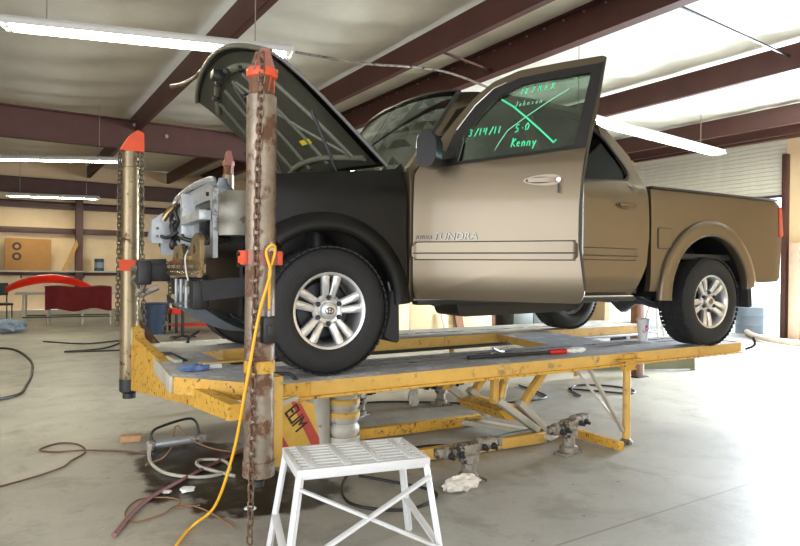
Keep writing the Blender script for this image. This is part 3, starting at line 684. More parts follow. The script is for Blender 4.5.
def rim_mesh():
    bm = bmesh.new()
    b_lathe(bm, [(.222, -.10), (.205, -.09), (.200, .06), (.206, .10), (.216, .118), (.234, .124), (.240, .116), (.238, .10), (.222, .10), (.222, -.10)], 48, cap=False)
    b_lathe(bm, [(.0, .060), (.095, .060), (.098, .082), (.078, .094), (.062, .090), (.060, .080), (0, .080)], 36, cap=False)
    for k in range(5):
        a = 2*PI*k/5+PI/2
        for s in (-1, 1):
            # tapering prong from hub to rim, curved outwards
            P = []
            for t in (0, .25, .5, .75, 1):
                r = .080+.130*t; off = s*(.021+.019*t); wd = .0205+.006*t; h = .090+.022*math.sin(t*1.5); P.append((r, off, wd, h))
            rings = []
            for r, off, wd, h in P:
                q = []
                for dy, dz in ((-wd, -.035), (-wd, -.008), (-wd*.55, 0), (wd*.55, 0), (wd, -.008), (wd, -.035)):
                    v = Vector((r, off+dy, h+dz)); v.rotate(Matrix.Rotation(a, 3, 'Z')); q.append(bm.verts.new(v))
                rings.append(q)
            for A, B in zip(rings, rings[1:]):
                for i in range(6): bm.faces.new((A[i], A[(i+1) % 6], B[(i+1) % 6], B[i]))
            bm.faces.new(rings[0]); bm.faces.new(rings[-1][::-1])
    bmesh.ops.recalc_face_normals(bm, faces=bm.faces)
    me = bpy.data.meshes.new('rim'); bm.to_mesh(me); bm.free(); return me
def small(fn, nm):
    bm = bmesh.new(); fn(bm); bmesh.ops.recalc_face_normals(bm, faces=bm.faces); me = bpy.data.meshes.new(nm); bm.to_mesh(me); bm.free(); return me
TY, RI = tyre_mesh(), rim_mesh()
NUT = small(lambda bm: b_lathe(bm, [(0, .080), (.016, .080), (.016, .104), (.011, .112), (0, .112)], 6, cap=False), 'lug_nut')
CAPM = small(lambda bm: b_lathe(bm, [(0, .078), (.052, .078), (.050, .108), (.040, .114), (0, .116)], 28, cap=False), 'centre_cap')
def emb(bm):
    for rx, ry, oy in ((.028, .019, 0), (.010, .018, 0), (.018, .007, .009)):
        b_tube(bm, [(rx*math.cos(2*PI*k/20), oy+ry*math.sin(2*PI*k/20), .117) for k in range(20)], .0022, 5, True)
EMB = small(emb, 'cap_emblem')
DISC = small(lambda bm: b_lathe(bm, [(0, -.06), (.198, -.06), (.198, -.05), (.165, -.02), (.165, .0), (.09, .01), (0, .01)], 32, cap=False), 'brake_disc')
for me, mt in ((TY, M_rubber), (RI, M_alloy), (NUT, M_dark), (CAPM, M_alloy), (EMB, M_dark), (DISC, M_dark)): me.materials.append(mt)
def wheel(x, y, far, spin, steer=0.):
    t = link('wheel', TY, None, truck, 40); t.location = (x, y, .391)
    t.rotation_euler = (Matrix.Rotation(R(steer), 3, 'Z') @ Matrix.Rotation(R(90 if not far else -90), 3, 'X') @ Matrix.Rotation(R(spin), 3, 'Z')).to_euler()
    t['label'] = 'black tyre on silver five-spoke alloy wheel'
    for nm, me in (('rim', RI), ('centre_cap', CAPM), ('brake_disc', DISC), ('cap_emblem', EMB)): link(nm, me, None, t, 35)
    for k in range(6):
        n = link('lug_nut', NUT, None, t, 0); n.location = (.078*math.cos(R(60*k+30-spin)), .078*math.sin(R(60*k+30-spin)), 0)
wheel(0, .14, 0, -4); wheel(3.57, .14, 0, 30); wheel(0, TW-.14, 1, 20); wheel(3.57, TW-.14, 1, 50)

# --- raised hood
HA = R(41.5)
def hood_pt(u, v, t=0.):
    """u from hinge to nose, v across; t = offset normal to the hood (underside negative)"""
    s = 2*v-1; L_ = 1.21-(.24 if s < 0 else .12)*abs(s)**2.2; y = .10+(TW-.20)*v+(-s)*.03*u
    l = L_*u; crown = .035*(1-s*s)*(1-.3*u)-.03*u**6*1.6
    x = .42-.12*(1-s*s)*(1-u)-l*math.cos(HA)+(crown+t)*math.sin(HA); z = 1.30+l*math.sin(HA)+(crown+t)*math.cos(HA)
    return (x, y, z)
hood = grid('hood', 16, 22, lambda u, v: hood_pt(u, v, 0), M_primer, truck, thick=.006); hood['label'] = 'raised dark hood seen from its ribbed underside'
grid('inner_panel', 14, 20, lambda u, v: hood_pt(.04+.92*u, .03+.94*v, -.022), M_hoodin, hood, thick=.006)
def rib(P, w, nm='rib'):
    pts = [hood_pt(u, v, -.025) for u, v in P]; tube(nm, pts, w, M_hoodin, hood, 8, 4)
for v0, v1 in ((.12, .20), (.32, .36), (.5, .5), (.68, .64), (.88, .80)): rib([(.10, v0), (.4, v0*.7+v1*.3), (.82, v1)], .017)
rib([(.10, .06), (.14, .3), (.15, .5), (.14, .7), (.10, .94)], .022); rib([(.80, .10), (.86, .3), (.88, .5), (.86, .7), (.80, .90)], .026)
rib([(.12, .12), (.45, .34), (.80, .48)], .014); rib([(.12, .88), (.45, .66), (.80, .52)], .014)
tube('hood_edge', [hood_pt(u, .0, -.004) for u in (0, .15, .3, .45, .6, .75, .9, 1)], .011, mat('pale_hood_edge', c(112, 110, 112), .35, .3, .05), hood, 8)
tube('hood_edge', [hood_pt(1, v, -.006) for v in [k/16 for k in range(17)]], .016, M_hoodin, hood, 8)
tube('latch_bracket', [(-.66, 1.62, 2.02), (-.585, 1.52, 2.03), (-.52, 1.46, 2.07), (-.49, 1.40, 2.10), (-.46, 1.34, 2.11)], .016, M_gold, hood, 6, 4)
box('striker', hood_pt(.90, .5, -.07), (.08, .10, .06), M_black, hood)
for u, v in ((.86, .3), (.88, .42), (.87, .6), (.84, .75), (.7, .47)): box('rubber_stop', hood_pt(u, v, -.055), (.04, .05, .04), M_black, hood, bev=.01)
prism('warning_sticker', [(0, 0), (.09, 0), (.09, .035), (0, .035)], lambda a, b: Vector(hood_pt(.30-b, .30+a, -.032)), lambda a, b: Vector(hood_pt(.30-b, .30+a, -.030)), mat('yellow_sticker', c(220, 196, 40), .5), hood)
tube('hood_strut', [(.11, .20, 1.25), (-.06, .20, 1.60)], .008, M_black, hood, 8); tube('hood_strut', [(.08, .20, 1.32), (-.06, .20, 1.61)], .012, M_dark, hood, 8)
tube('hood_strut', [(.11, TW-.2, 1.25), (-.06, TW-.2, 1.60)], .010, M_black, hood, 8)
for y in (.16, TW-.16): bar('hood_hinge', (.36, y, 1.20), (.44, y, 1.32), .04, .02, M_dark, hood)

# --- stripped front end: aprons, radiator support, engine bay
def plate(name, poly, y, t, material, parent=truck, holes=()):
    return prism(name, poly, lambda a, b: (a, y, b), lambda a, b: (a, y+t, b), material, parent, holes)
def xplate(name, poly, x, t, material, parent=truck, holes=()):
    return prism(name, poly, lambda a, b: (x, a, b), lambda a, b: (x+t, a, b), material, parent, holes)
def circ(cx, cy, r, n=12): return [(cx+r*math.cos(2*PI*k/n), cy+r*math.sin(2*PI*k/n)) for k in range(n)]
AP = [(-.72, .74), (-.72, 1.02), (-.62, 1.10), (-.45, 1.17), (.3, 1.20), (.45, 1.2), (.45, .80), (.2, .88), (-.1, .92), (-.35, .86), (-.45, .72)]
plate('inner_apron', AP, TW-.30, .02, M_silver, holes=[circ(-.60, .95, .025), circ(-.60, .86, .018), circ(-.30, 1.04, .03), rounded([(-.20, 1.0), (-.06, 1.0), (-.06, 1.12), (-.20, 1.12)], .02, 3)])
plate('inner_apron', [(-.34, .9), (-.34, 1.12), (.3, 1.18), (.45, 1.2), (.45, .80), (.2, .88), (-.1, .92)], .26, .02, M_silver)
for y, nm in ((TW-.30, 1), (.26, 0)):
    if nm: tube('upper_rail', [(-.70, y+.02, 1.00), (-.64, y, 1.09), (-.50, y, 1.165), (-.2, y, 1.20), (.45, y, 1.225)], .026, M_goldin, truck, 8, 5)
    else: tube('upper_rail', [(-.34, y, 1.14), (.45, y, 1.215)], .024, M_goldin, truck, 8)
    lathe('strut_tower', [(.0, .26), (.10, .26), (.13, .22), (.15, .0), (.0, .0)], M_goldin, truck, 18, ax((.05, y+(.12 if not nm else -.12), .93), (0, 0, 1)), False)
# radiator support: uprights, tie bars, box sections
rs = xplate('radiator_support', [(.42, .70), (.42, 1.12), (.48, 1.17), (TW-.36, 1.17), (TW-.30, 1.12), (TW-.30, .70)], -.60, .03, M_silver,
            holes=[rounded([(.50, .78), (.98, .78), (.98, 1.06), (.50, 1.06)], .03, 3), rounded([(1.30, .86), (1.40, .86), (1.40, 1.02), (1.30, 1.02)], .02, 3), circ(1.52, .98, .022), circ(1.52, .90, .022), circ(1.24, .82, .02)])
tube('upper_tie_bar', [(-.60, .42, 1.15), (-.60, .48, 1.18), (-.61, TW/2, 1.195), (-.60, TW-.36, 1.18), (-.62, TW-.28, 1.13)], .02, M_silver, rs, 8, 5); bar('support_brace', (-.63, 1.12, .72), (-.63, 1.12, 1.15), .07, .05, M_silver, rs)
bar('support_brace', (-.64, .45, .96), (-.64, 1.06, .96), .07, .06, M_silver, rs)
for k, (y, z) in enumerate(((1.18, 1.08), (1.18, .92), (1.45, 1.10), (1.45, .80), (.40, .82), (.40, 1.08), (1.05, .78))): lathe('support_bolt', [(0, 0), (.014, 0), (.014, .014), (0, .016)], M_dark, rs, 6, ax((-.632, y, z), (-1, 0, 0)), False)
# cylindrical canister in the bay, headlamp bracket, battery tray, reservoir
lathe('air_canister', [(0, 0), (.12, 0), (.125, .02), (.125, .26), (.11, .30), (0, .31)], M_grey, truck, 20, ax((-.34, .86, .86), (0, 0, 1)), False)
box('engine_block', (.02, TW/2, .86), (.62, .62, .50), M_dark, truck, bev=.04); box('engine_cover', (.0, TW/2, 1.13), (.52, .50, .08), M_black, truck, bev=.03)
box('battery', (-.30, 1.42, .98), (.24, .18, .22), M_black, truck, bev=.01); box('fuse_box', (-.12, 1.46, 1.16), (.26, .16, .10), M_black, truck, bev=.015)
lathe('reservoir', [(0, 0), (.07, 0), (.08, .05), (.08, .16), (.04, .2), (.03, .24), (0, .24)], M_bluegrey, truck, 14, ax((-.35, 1.25, 1.06), (0, 0, 1)), False)
plate('headlamp_bracket', [(-.80, .84), (-.78, 1.00), (-.70, 1.06), (-.64, 1.05), (-.64, .84)], TW-.26, .12, M_silver, truck, holes=[circ(-.73, .95, .02)])
plate('bracket_face', [(-.80, .82), (-.80, .98), (-.72, .98), (-.72, .82)], TW-.40, .015, M_silver, truck, holes=[circ(-.76, .93, .012), circ(-.76, .87, .012)])
# dark wiring loom in folds
for P in ([(-.55, 1.58, 1.14), (-.64, 1.52, 1.08), (-.62, 1.50, .98), (-.66, 1.46, .90), (-.60, 1.50, .84)], [(-.62, 1.62, 1.10), (-.66, 1.56, 1.0), (-.64, 1.52, .92)], [(-.64, 1.40, .90), (-.70, 1.46, .86), (-.74, 1.60, .88)], [(-.62, .95, .82), (-.68, 1.0, .84), (-.66, 1.1, .86)]):
    tube('wiring_loom', P, .015, M_black, truck, 8, 5)
tube('wiring_loom', [(-.63, 1.56, .98), (-.66, 1.50, .93), (-.66, 1.48, .84), (-.65, 1.50, .78)], lambda i: .022+.010*math.sin(i*.5), M_black, truck, 10, 6)
for P in ([(-.73, .50, .74), (-.75, .47, .70), (-.74, .50, .62), (-.73, .48, .56)],): tube('loose_wire', P, .005, M_white, truck, 5, 6)
# gold lower tie panel with upstands
lp = xplate('lower_panel', rounded([(.30, .60), (.30, .82), (.42, .85), (.54, .82), (.62, .72), (.80, .70), (.90, .80), (1.18, .78), (1.24, .69), (1.42, .68), (1.42, .60)], .02, 3), -.70, .025, M_goldin, holes=[circ(.46, .75, .03), circ(1.05, .72, .025)])
tube('panel_flange', [(-.70, .30, .60), (-.71, .8, .595), (-.70, 1.42, .60)], .02, M_goldin, lp, 8); tube('panel_flange', [(-.705, .62, .70), (-.715, .72, .69), (-.705, .82, .70)], .015, M_goldin, lp, 8)
for y in (.50, .70, .95, 1.15, 1.35): lathe('panel_bolt', [(0, 0), (.014, 0), (.012, .018), (0, .018)], M_bolt, lp, 6, ax((-.70, y, .645), (-1, 0, 0)), False)
xplate('engine_undertray', [(.48, .34), (1.47, .34), (1.47, .80), (.48, .80)], -.42, .02, M_black)
# frame horns with pulling clamps, black cross tube, splash shield
cm = box('front_crossmember', (-.66, .74, .475), (.10, .58, .18), M_black, truck, bev=.012)
for y in (.54, .70, .89): lathe('crossmember_hole', [(0, 0), (.022, 0), (.026, .006), (0, .006)], M_silver, cm, 12, ax((-.712, y, .50), (-1, 0, 0)), False)
for y in (.62, .80, .98): box('crossmember_rib', (-.715, y, .475), (.02, .02, .18), M_silver, cm)
grid('splash_shield', 10, 14, lambda u, v: (-.70+.50*u+.05*math.sin(v*PI)*-(1-u), .46+(TW-.92)*v, .42-.20*math.sin(u*PI*.62)+.02*math.cos(v*PI*2)), M_bluegrey, truck, thick=.008)
box('frame_horn', (-.78, TW-.46, .60), (.20, .085, .13), M_dark, truck, bev=.01)
hook = box('pulling_clamp', (-.86, TW-.46, .60), (.10, .16, .18), M_dark, truck, bev=.02)
for k in range(3): lathe('clamp_bolt', [(0, 0), (.022, 0), (.022, .03), (0, .03)], M_bolt, hook, 6, ax((-.912, TW-.52+k*.06, .63), (-1, 0, 0)), False)
tube('tow_hook', [(-.80, 1.20, .50), (-.88, 1.22, .46), (-.90, 1.32, .44), (-.84, 1.40, .47)], .02, M_grime, truck, 8, 5)
for P in ([(-.80, 1.7, .66), (-.86, 1.66, .60), (-.84, 1.62, .5), (-.9, 1.6, .42)], [(-.74, 1.74, .62), (-.9, 1.72, .56), (-.86, 1.78, .48)]): tube('torn_bracket', P, .016, M_grime, truck, 6, 5)

# ================================================================== FRAME RACK
rack = thing('frame_rack', 'yellow frame-straightening rack with grey steel decks under the truck', 'vehicle rack', (0, 0, 0))
def deck(name, poly, z0, z1, side):
    bm = bmesh.new(); b_prism(bm, poly, lambda a, b: (a, b, z1), lambda a, b: (a, b, z0)); bmesh.ops.recalc_face_normals(bm, faces=bm.faces)
    o = from_bm(name, bm, None, rack, 0); o.data.materials.append(M_deck); o.data.materials.append(side)
    for p in o.data.polygons: p.material_index = 0 if p.normal.z > .5 else 1
    return o
DK = RACK
NEAR = [(.87, 3.80), (1.29, 3.27), (5.80, 3.20), (5.86, 3.26), (5.86, 3.88), (1.50, 3.90), (1.42, 4.18), (1.12, 4.30), (1.12, 4.86), (1.50, 4.90), (6.7, 4.87), (6.7, 5.58), (1.0, 5.62), (.93, 5.5), (.98, 5.3), (.90, 4.2)]
front = deck('front_deck', [(.87, 3.80), (1.29, 3.275), (1.50, 3.272), (1.50, 3.90), (1.30, 4.12), (1.30, 4.80), (1.50, 4.90), (1.50, 5.62), (1.0, 5.62), (.93, 5.46), (.99, 5.28), (.92, 4.3)], DK-.10, DK, M_yellow2)
tn = deck('track', [(1.502, 3.272), (5.80, 3.20), (5.86, 3.26), (5.86, 3.88), (1.502, 3.90)], DK-.095, DK, M_yellow)
tf = deck('track', [(1.502, 4.90), (6.7, 4.87), (6.7, 5.58), (1.502, 5.62)], DK-.095, DK, M_yellow)
# dark traction strips, rows of holes and bolts on the decks
for a, b in ((1.55, 2.05), (2.15, 2.75), (2.85, 3.45), (3.55, 4.15), (4.3, 5.0), (5.1, 5.7)):
    for yy in (3.60, 3.74): box('traction_strip', ((a+b)/2, yy, DK+.002), (b-a, .022, .004), M_grime, tn, bev=0)
    box('traction_strip', ((a+b)/2, 5.24, DK+.002), (b-a, .03, .004), M_grime, tf, bev=0)
bar('edge_lip', (1.30, 3.262, DK-.088), (5.80, 3.19, DK-.088), .03, .016, M_yellow2, tn); bar('track_splice', (4.05, 3.21, DK-.045), (4.30, 3.206, DK-.045), .12, .012, M_yellow2, tn)
bar('inner_angle', (1.55, 4.885, DK-.11), (6.6, 4.86, DK-.11), .03, .03, M_black, tf)
deck('cross_deck', [(4.05, 3.885), (4.75, 3.885), (5.0, 4.87), (4.3, 4.87)], DK-.07, DK-.004, M_yellow); deck('cross_deck', [(1.1, 4.125), (1.296, 4.125), (1.296, 4.795), (1.1, 4.795)], DK-.04, DK-.02, M_yellow)
bar('front_edge_plate', (.862, 3.82, DK-.05), (.912, 4.3, DK-.05), .02, .10, M_grey, front); bar('front_edge_plate', (.912, 4.3, DK-.05), (.980, 5.26, DK-.05), .02, .10, M_grey, front)
box('tie_plate', (1.28, 4.22, DK+.006), (.30, .07, .012), M_yellow, front); box('tie_plate', (1.05, 4.65, DK+.004), (.10, .5, .008), M_dark, front)
box('rack_end_stop', (5.83, 3.55, DK-.05), (.10, .62, .10), M_yellow2, rack); tube('end_hook', [(5.82, 3.17, DK-.06), (5.88, 3.12, DK-.02), (5.90, 3.14, DK+.05)], .012, M_dark, rack, 8, 4)
# front arm plate that carries the far post
prism('swing_arm', [(5.52, .36), (5.52, .92), (5.34, .86), (5.22, .80), (3.85, .66), (3.08, .68), (3.08, .60), (3.85, .545)], lambda a, b: (.905+.03*(5.4-a), a, b), lambda a, b: (.975+.03*(5.4-a), a, b), M_yellow2, rack)
prism('swing_arm', [(1.17, .34), (1.255, .33), (1.255, .80), (1.17, .80)], lambda a, b: (a, 3.08, b), lambda a, b: (a, 3.20, b), M_yellow, rack)
box('arm_bracket', (.95, 5.42, .80), (.10, .10, .12), M_grey, rack); prism('arm_gusset', [(.97, .72), (1.16, .72), (1.10, .80), (.97, .96)], lambda a, b: (a, 5.56, b), lambda a, b: (a, 5.60, b), M_rust, rack)
# legs, braces, floor frame
lg = tube('leg', [(4.22, 3.235, .03), (4.22, 3.235, DK-.09)], .030, M_yellow, rack, 14); box('leg_collar', (4.22, 3.222, DK-.07), (.15, .05, .13), M_yellow2, rack); lathe('leg_foot', [(0, 0), (.05, 0), (.05, .02), (.02, .05), (0, .06)], M_grime, rack, 14, Matrix.Translation((4.22, 3.235, 0)), False)
bar('brace', (3.78, 3.23, DK-.10), (4.18, 3.235, .10), .035, .02, M_grey, rack); bar('brace', (3.92, 3.55, DK-.10), (4.18, 3.30, .16), .03, .02, M_grey, rack)
tube('leg', [(4.22, 5.52, .03), (4.22, 5.52, DK-.09)], .030, M_yellow, rack, 14); tube('leg', [(6.2, 5.52, .03), (6.2, 5.52, DK-.09)], .030, M_yellow, rack, 14)
bar('floor_rail', (2.40, 4.39, .05), (3.60, 4.29, .05), .07, .08, M_yellow2, rack); bar('floor_rail', (2.45, 3.68, .05), (3.66, 3.57, .05), .06, .08, M_yellow, rack); bar('floor_rail', (4.02, 3.68, .04), (3.99, 3.10, .04), .06, .06, M_yellow2, rack)
bar('floor_rail', (3.6, 3.6, .04), (4.03, 3.66, .04), .06, .06, M_yellow2, rack); bar('floor_rail', (3.40, 4.40, .05), (3.7, 3.5, .06), .12, .04, M_grey, rack)
for y in (3.62, 4.22):     # scissor links
    bar('scissor_link', (3.18, y, DK-.10), (3.17, y, .36), .05, .05, M_yellow, rack); bar('scissor_link', (3.30, y, DK-.10), (3.22, y, .36), .05, .04, M_yellow, rack)
    bar('scissor_link', (3.20, y, .38), (3.62, y, .10), .08, .05, M_grey, rack); bar('scissor_link', (3.75, y, DK-.10), (3.45, y, .30), .06, .05, M_yellow, rack); bar('scissor_link', (3.42, y, .34), (3.72, y, .08), .07, .05, M_grey, rack)
prism('scissor_plate', [(3.26, .28), (3.40, .30), (3.60, .26), (3.52, .18), (3.34, .20)], lambda a, b: (a, 3.66, b), lambda a, b: (a, 4.2, b), M_yellow2, rack)
tube('scissor_ram', [(3.60, 3.9, .62), (3.48, 3.9, .24)], .022, M_chrome, rack, 12)
# front pedestal: grey column and ringed hydraulic jack
tube('pedestal_column', [(2.10, 4.42, 0), (2.10, 4.42, DK-.05)], .085, M_grey, rack, 20)
tube('pedestal_column', [(1.98, 4.50, 0), (1.98, 4.50, DK-.05)], .07, mat('cream_column', c(206, 190, 150), .5, 0, .1, 5), rack, 20)
bm = bmesh.new(); prof = [(0, 0), (.13, 0), (.13, .06)]
for k in range(5): z = .06+k*.10; prof += [(.105, z), (.125, z+.03), (.125, z+.07), (.105, z+.10)]
prof += [(.09, .56), (.09, .64), (0, .64)]; b_lathe(bm, prof, 26, Matrix.Translation((2.30, 4.40, 0)), False); bmesh.ops.recalc_face_normals(bm, faces=bm.faces)
pj = from_bm('lift_bellows', bm, M_grey, rack)
for z in (.20, .30, .44): lathe('yellow_ring', [(.115, 0), (.129, .01), (.129, .045), (.115, .055)], M_yellow, pj, 26, Matrix.Translation((2.30, 4.40, z)), False)

# ================================================================== PULLING POSTS, CHAINS
def octa(r, n=8): return [(r*math.cos(2*PI*(k+.5)/n), r*math.sin(2*PI*(k+.5)/n)) for k in range(n)]
def post(x, y, z0, z1, r, label, m_tube, topm, near):
    t = thing('pulling_post', label, 'post', (x, y, 0), 0, 'pulling posts of the rack')
    zt = z1-(.215 if near else .30)
    lathe('post_tube', [(0, z0), (r, z0), (r, zt), (r*.92, zt+.004), (0, zt+.004)], m_tube, t, 20, None, False)
    if near:
        lathe('inner_tube', [(0, zt-.02), (r*.86, zt-.02), (r*.86, z1-.10), (0, z1-.10)], M_rust, t, 20, None, False)
        bm = bmesh.new()
        for s, w_ in ((-1, .12), (1, .12)): b_prism(bm, [(-r*.8, z1-.10), (r*.8, z1-.10), (r*.28, z1+.02), (-r*.28, z1+.02)], lambda a, b: (a, s*r*.5-.006, b), lambda a, b: (a, s*r*.5+.006, b))
        b_box(bm, (0, 0, z1-.09), (r*1.7, r*1.5, .02)); bmesh.ops.recalc_face_normals(bm, faces=bm.faces)
        from_bm('pulley_fork', bm, M_pinkred, t)
        lathe('pulley', [(0, -.02), (r*.55, -.02), (r*.42, 0), (r*.55, .02), (0, .02)], M_chain, t, 18, ax((0, 0, z1-.035), (0, 1, 0)), False)
        lathe('collar', [(r*.86, z1-.125), (r*1.0, z1-.12), (r*1.04, z1-.10), (r*1.0, z1-.08), (r*.5, z1-.075)], topm, t, 20, None, False)
        prism('paint_patch', [(r*.1, zt+.02), (r*.7, zt+.02), (r*.7, zt+.09), (r*.3, zt+.11)], lambda a, b: (a, -math.sqrt(max(0, (r*.87)**2-a*a))-.002, b), lambda a, b: (a, -math.sqrt(max(0, (r*.87)**2-a*a))+.003, b), topm, t)
    else:
        lathe('inner_tube', [(0, zt-.02), (r*.9, zt-.02), (r*.9, z1-.14), (0, z1-.14)], m_tube, t, 20, None, False)
        prism('post_cap', [(-r*1.25, z1-.17), (r*1.2, z1-.17), (r*1.15, z1-.02), (r*.5, z1-.0), (-r*.2, z1-.04)], lambda a, b: (a, -r*.95, b), lambda a, b: (a, r*.95, b), topm, t)
    return t
NX, NY = 1.108, 3.03
pn = post(NX, NY, .33, 2.43, .074, 'near pulling post of scratched steel with rusty chain and faded red collar', M_steel, M_orange, True)
band = lathe('clamp_band', [(.0742, 1.375), (.081, 1.377), (.081, 1.448), (.0742, 1.45)], M_pinkred, pn, 20, None, False); band['label'] = 'faded red clamp band'
for s in (-1, 1):
    box('band_lug', (s*.092, 0, 1.412), (.03, .06, .07), M_orange, pn)
    for z in (1.43, 1.375): lathe('band_bolt', [(0, 0), (.010, 0), (.010, .02), (0, .02)], M_black, pn, 8, ax((s*.10, 0, z), (s, 0, 0)), False)
lathe('yellow_band', [(.0742, .84), (.077, .842), (.077, .90), (.0742, .902)], M_yellow2, pn, 20, None, False)
lathe('base_bolt', [(0, 0), (.03, 0), (.03, .03), (.014, .03), (.014, .07), (0, .07)], M_dark, pn, 12, Matrix.Translation((0, 0, .27)), False)
lathe('post_foot', [(0, .325), (.080, .325), (.080, .40), (.074, .405)], M_steel, pn, 20, None, False)
vb = box('valve_box', (.01, -.097, 1.06), (.072, .05, .13), M_black, pn, bev=.006); box('valve_switch', (.005, -.127, 1.06), (.03, .02, .05), M_dark, pn); lathe('valve_fitting', [(0, 0), (.012, 0), (.012, .03), (0, .03)], M_bolt, pn, 8, Matrix.Translation((.01, -.097, 1.125)), False)
bm = bmesh.new(); b_prism(bm, [(.028*(1 if k % 2 == 0 else .45)*math.cos(PI*k/5+PI/2), .028*(1 if k % 2 == 0 else .45)*math.sin(PI*k/5+PI/2)) for k in range(10)], lambda a, b: (.02+a, -.105, 1.462+b), lambda a, b: (.02+a, -.085, 1.462+b)); bmesh.ops.recalc_face_normals(bm, faces=bm.faces)
from_bm('star_knob', bm, M_grey, pn); tube('knob_stem', [(.02, -.09, 1.462), (.02, -.05, 1.45)], .008, M_dark, pn, 6)
# hazard-striped base plate beside the post
hz = thing('base_plate', 'yellow base plate with red hazard stripes beside the near post foot', 'sign plate', (1.24, 3.22, 0))
HZ = lambda off: (lambda a, b: (a, off+.10*a, b))
prism('plate', [(.0, .34), (.31, .36), (.27, .60), (.10, .66), (.0, .66)], HZ(0), HZ(.02), M_hazyel, hz)
prism('red_stripe', [(.0, .575), (.0, .40), (.045, .345), (.135, .345)], HZ(-.003), HZ(0), M_hazred, hz); prism('red_stripe', [(.12, .635), (.185, .612), (.305, .40), (.307, .362), (.26, .358)], HZ(-.003), HZ(0), M_hazred, hz)
prism('support_flange', [(.02, .60), (.17, .645), (.15, .66), (.02, .635)], HZ(-.02), HZ(0), M_grey, hz)
text('lettering', 'ELIM', .125, M_black, hz, Matrix.Translation((.082, .004, .575)) @ Matrix.Rotation(R(5.7), 4, 'Z') @ Matrix.Rotation(R(90), 4, 'X') @ Matrix.Rotation(R(-58), 4, 'Z'), .003, 0, .92, .62)
LX, LY = .905, 5.47
pl = post(LX, LY, .36, 2.46, .074, 'far-left pulling post with orange cap at the rack front corner', M_steelL, M_orange, False)
prism('clamp_arm', [(-.09, 1.33), (-.10, 1.42), (.09, 1.41), (.02, 1.33)], lambda a, b: (a, -.11, b), lambda a, b: (a, -.074, b), M_orange, pl); bar('clamp_arm', (.04, -.05, 1.39), (.26, -.09, 1.40), .07, .06, M_dark, pl)
lathe('post_foot', [(0, .30), (.05, .30), (.05, .34), (.076, .36), (.077, .46), (.074, .46)], M_dark, pl, 20, None, False)
pt = post(1.86, 5.98, .0, 2.46, .055, 'distant pulling post with faded red fork behind the truck front', M_steel, M_pinkred, True)

def link_mesh(w, l, r):
    bm = bmesh.new(); P = []
    for k in range(8): a = PI*k/7; P.append((w*math.cos(a), 0, (l-w)+w*math.sin(a)))
    for k in range(8): a = PI+PI*k/7; P.append((w*math.cos(a), 0, -(l-w)+w*math.sin(a)))
    b_tube(bm, P, r, 6, True); me = bpy.data.meshes.new('chain_link'); bm.to_mesh(me); bm.free(); return me
def chain(label, pts, w, l, r, material, separate=True):
    pts = [Vector(p) for p in pts]; t = thing('chain', label, 'chain', pts[-1], 0, 'pulling chains on the posts')
    me = link_mesh(w, l, r); me.materials.append(material); pitch = 2*(l-r*1.6)
    # walk along the polyline
    segs = []; 
    for a, b in zip(pts, pts[1:]):
        n = max(1, int((b-a).length/pitch))
        for k in range(n): segs.append((a.lerp(b, (k+.5)/n), (b-a).normalized()))
    bm = bmesh.new()
    for i, (p, d) in enumerate(segs):
        M_ = Matrix.Translation(p-pts[-1]) @ d.to_track_quat('Z', 'Y').to_matrix().to_4x4() @ Matrix.Rotation(R(45+90*(i % 2)), 4, 'Z')
        if separate:
            o = link('chain_link', me, None, t, 0 if i else 60); o.matrix_local = M_
        else:
            q = bmesh.new(); q.from_mesh(me); q.transform(M_); mm = bpy.data.meshes.new('tmp'); q.to_mesh(mm); q.free(); bm.from_mesh(mm); bpy.data.meshes.remove(mm)
    if not separate:
        o = from_bm('chain_links', bm, material, t, 60); o['kind'] = 'stuff'
    else: bm.free()
chain('rusty chain hanging down the front of the near pulling post to the floor', [(NX-.022, NY-.05, 2.42), (NX-.030, NY-.080, 2.30), (NX-.046, NY-.082, 1.9), (NX-.062, NY-.072, .4), (NX-.066, NY-.07, .06), (NX-.064, NY-.06, .012)], .0150, .027, .0050, M_chain)
chain('chain on the left edge of the far-left orange-capped post', [(LX-.088, LY-.02, 2.30), (LX-.092, LY-.03, 1.5), (LX-.10, LY-.04, .9)], .0135, .025, .0048, M_chain2, False)
chain('chain on the right edge of the far-left orange-capped post', [(LX+.075, LY-.05, 2.32), (LX+.085, LY-.03, 1.5), (LX+.09, LY-.04, 1.35), (LX+.10, LY-.05, .9)], .0135, .025, .0048, M_chain2, False)
chain('slack chain from the far-left post clamp to the stripped truck front', [(LX+.26, LY-.09, 1.40), (LX+.27, LY-.2, 1.18), (LX+.22, LY-.3, .98), (LX+.20, LY-.32, .86)], .0135, .025, .0048, M_chain2, False)

# ================================================================== WHITE STEP STOOL
st = thing('step_stool', 'white metal step stool with slatted top in the foreground', 'stool', (1.42, 2.60, 0), R(-12.3))
LX_, WY_, HZ_ = .615, .375, .50
for s in (-1, 1):
    box('top_rail', (0, s*(WY_/2-.012), HZ_-.022), (LX_, .024, .044), M_white, st)
    box('top_end', (s*(LX_/2-.012), 0, HZ_-.022), (.024, WY_-.05, .044), M_white, st)
for k in range(7): box('slat', (0, -WY_/2+.024+(k+.5)*(WY_-.048)/7, HZ_-.006), (LX_-.05, .023, .010), M_white, st, bev=.002)
for k in range(4): box('cross_strip', (-LX_/2+(k+.5)*LX_/4, 0, HZ_-.004), (.034, WY_-.05, .012), M_white, st, bev=.002)
ft = {}
for sx in (-1, 1):
    for sy in (-1, 1):
        a = Vector((sx*(LX_/2-.015), sy*(WY_/2-.015), HZ_-.03)); b = Vector((sx*(LX_/2+.055), sy*(WY_/2+.03), 0)); ft[sx, sy] = (a, b)
        bar('leg', a, b, .032, .024, M_white, st)
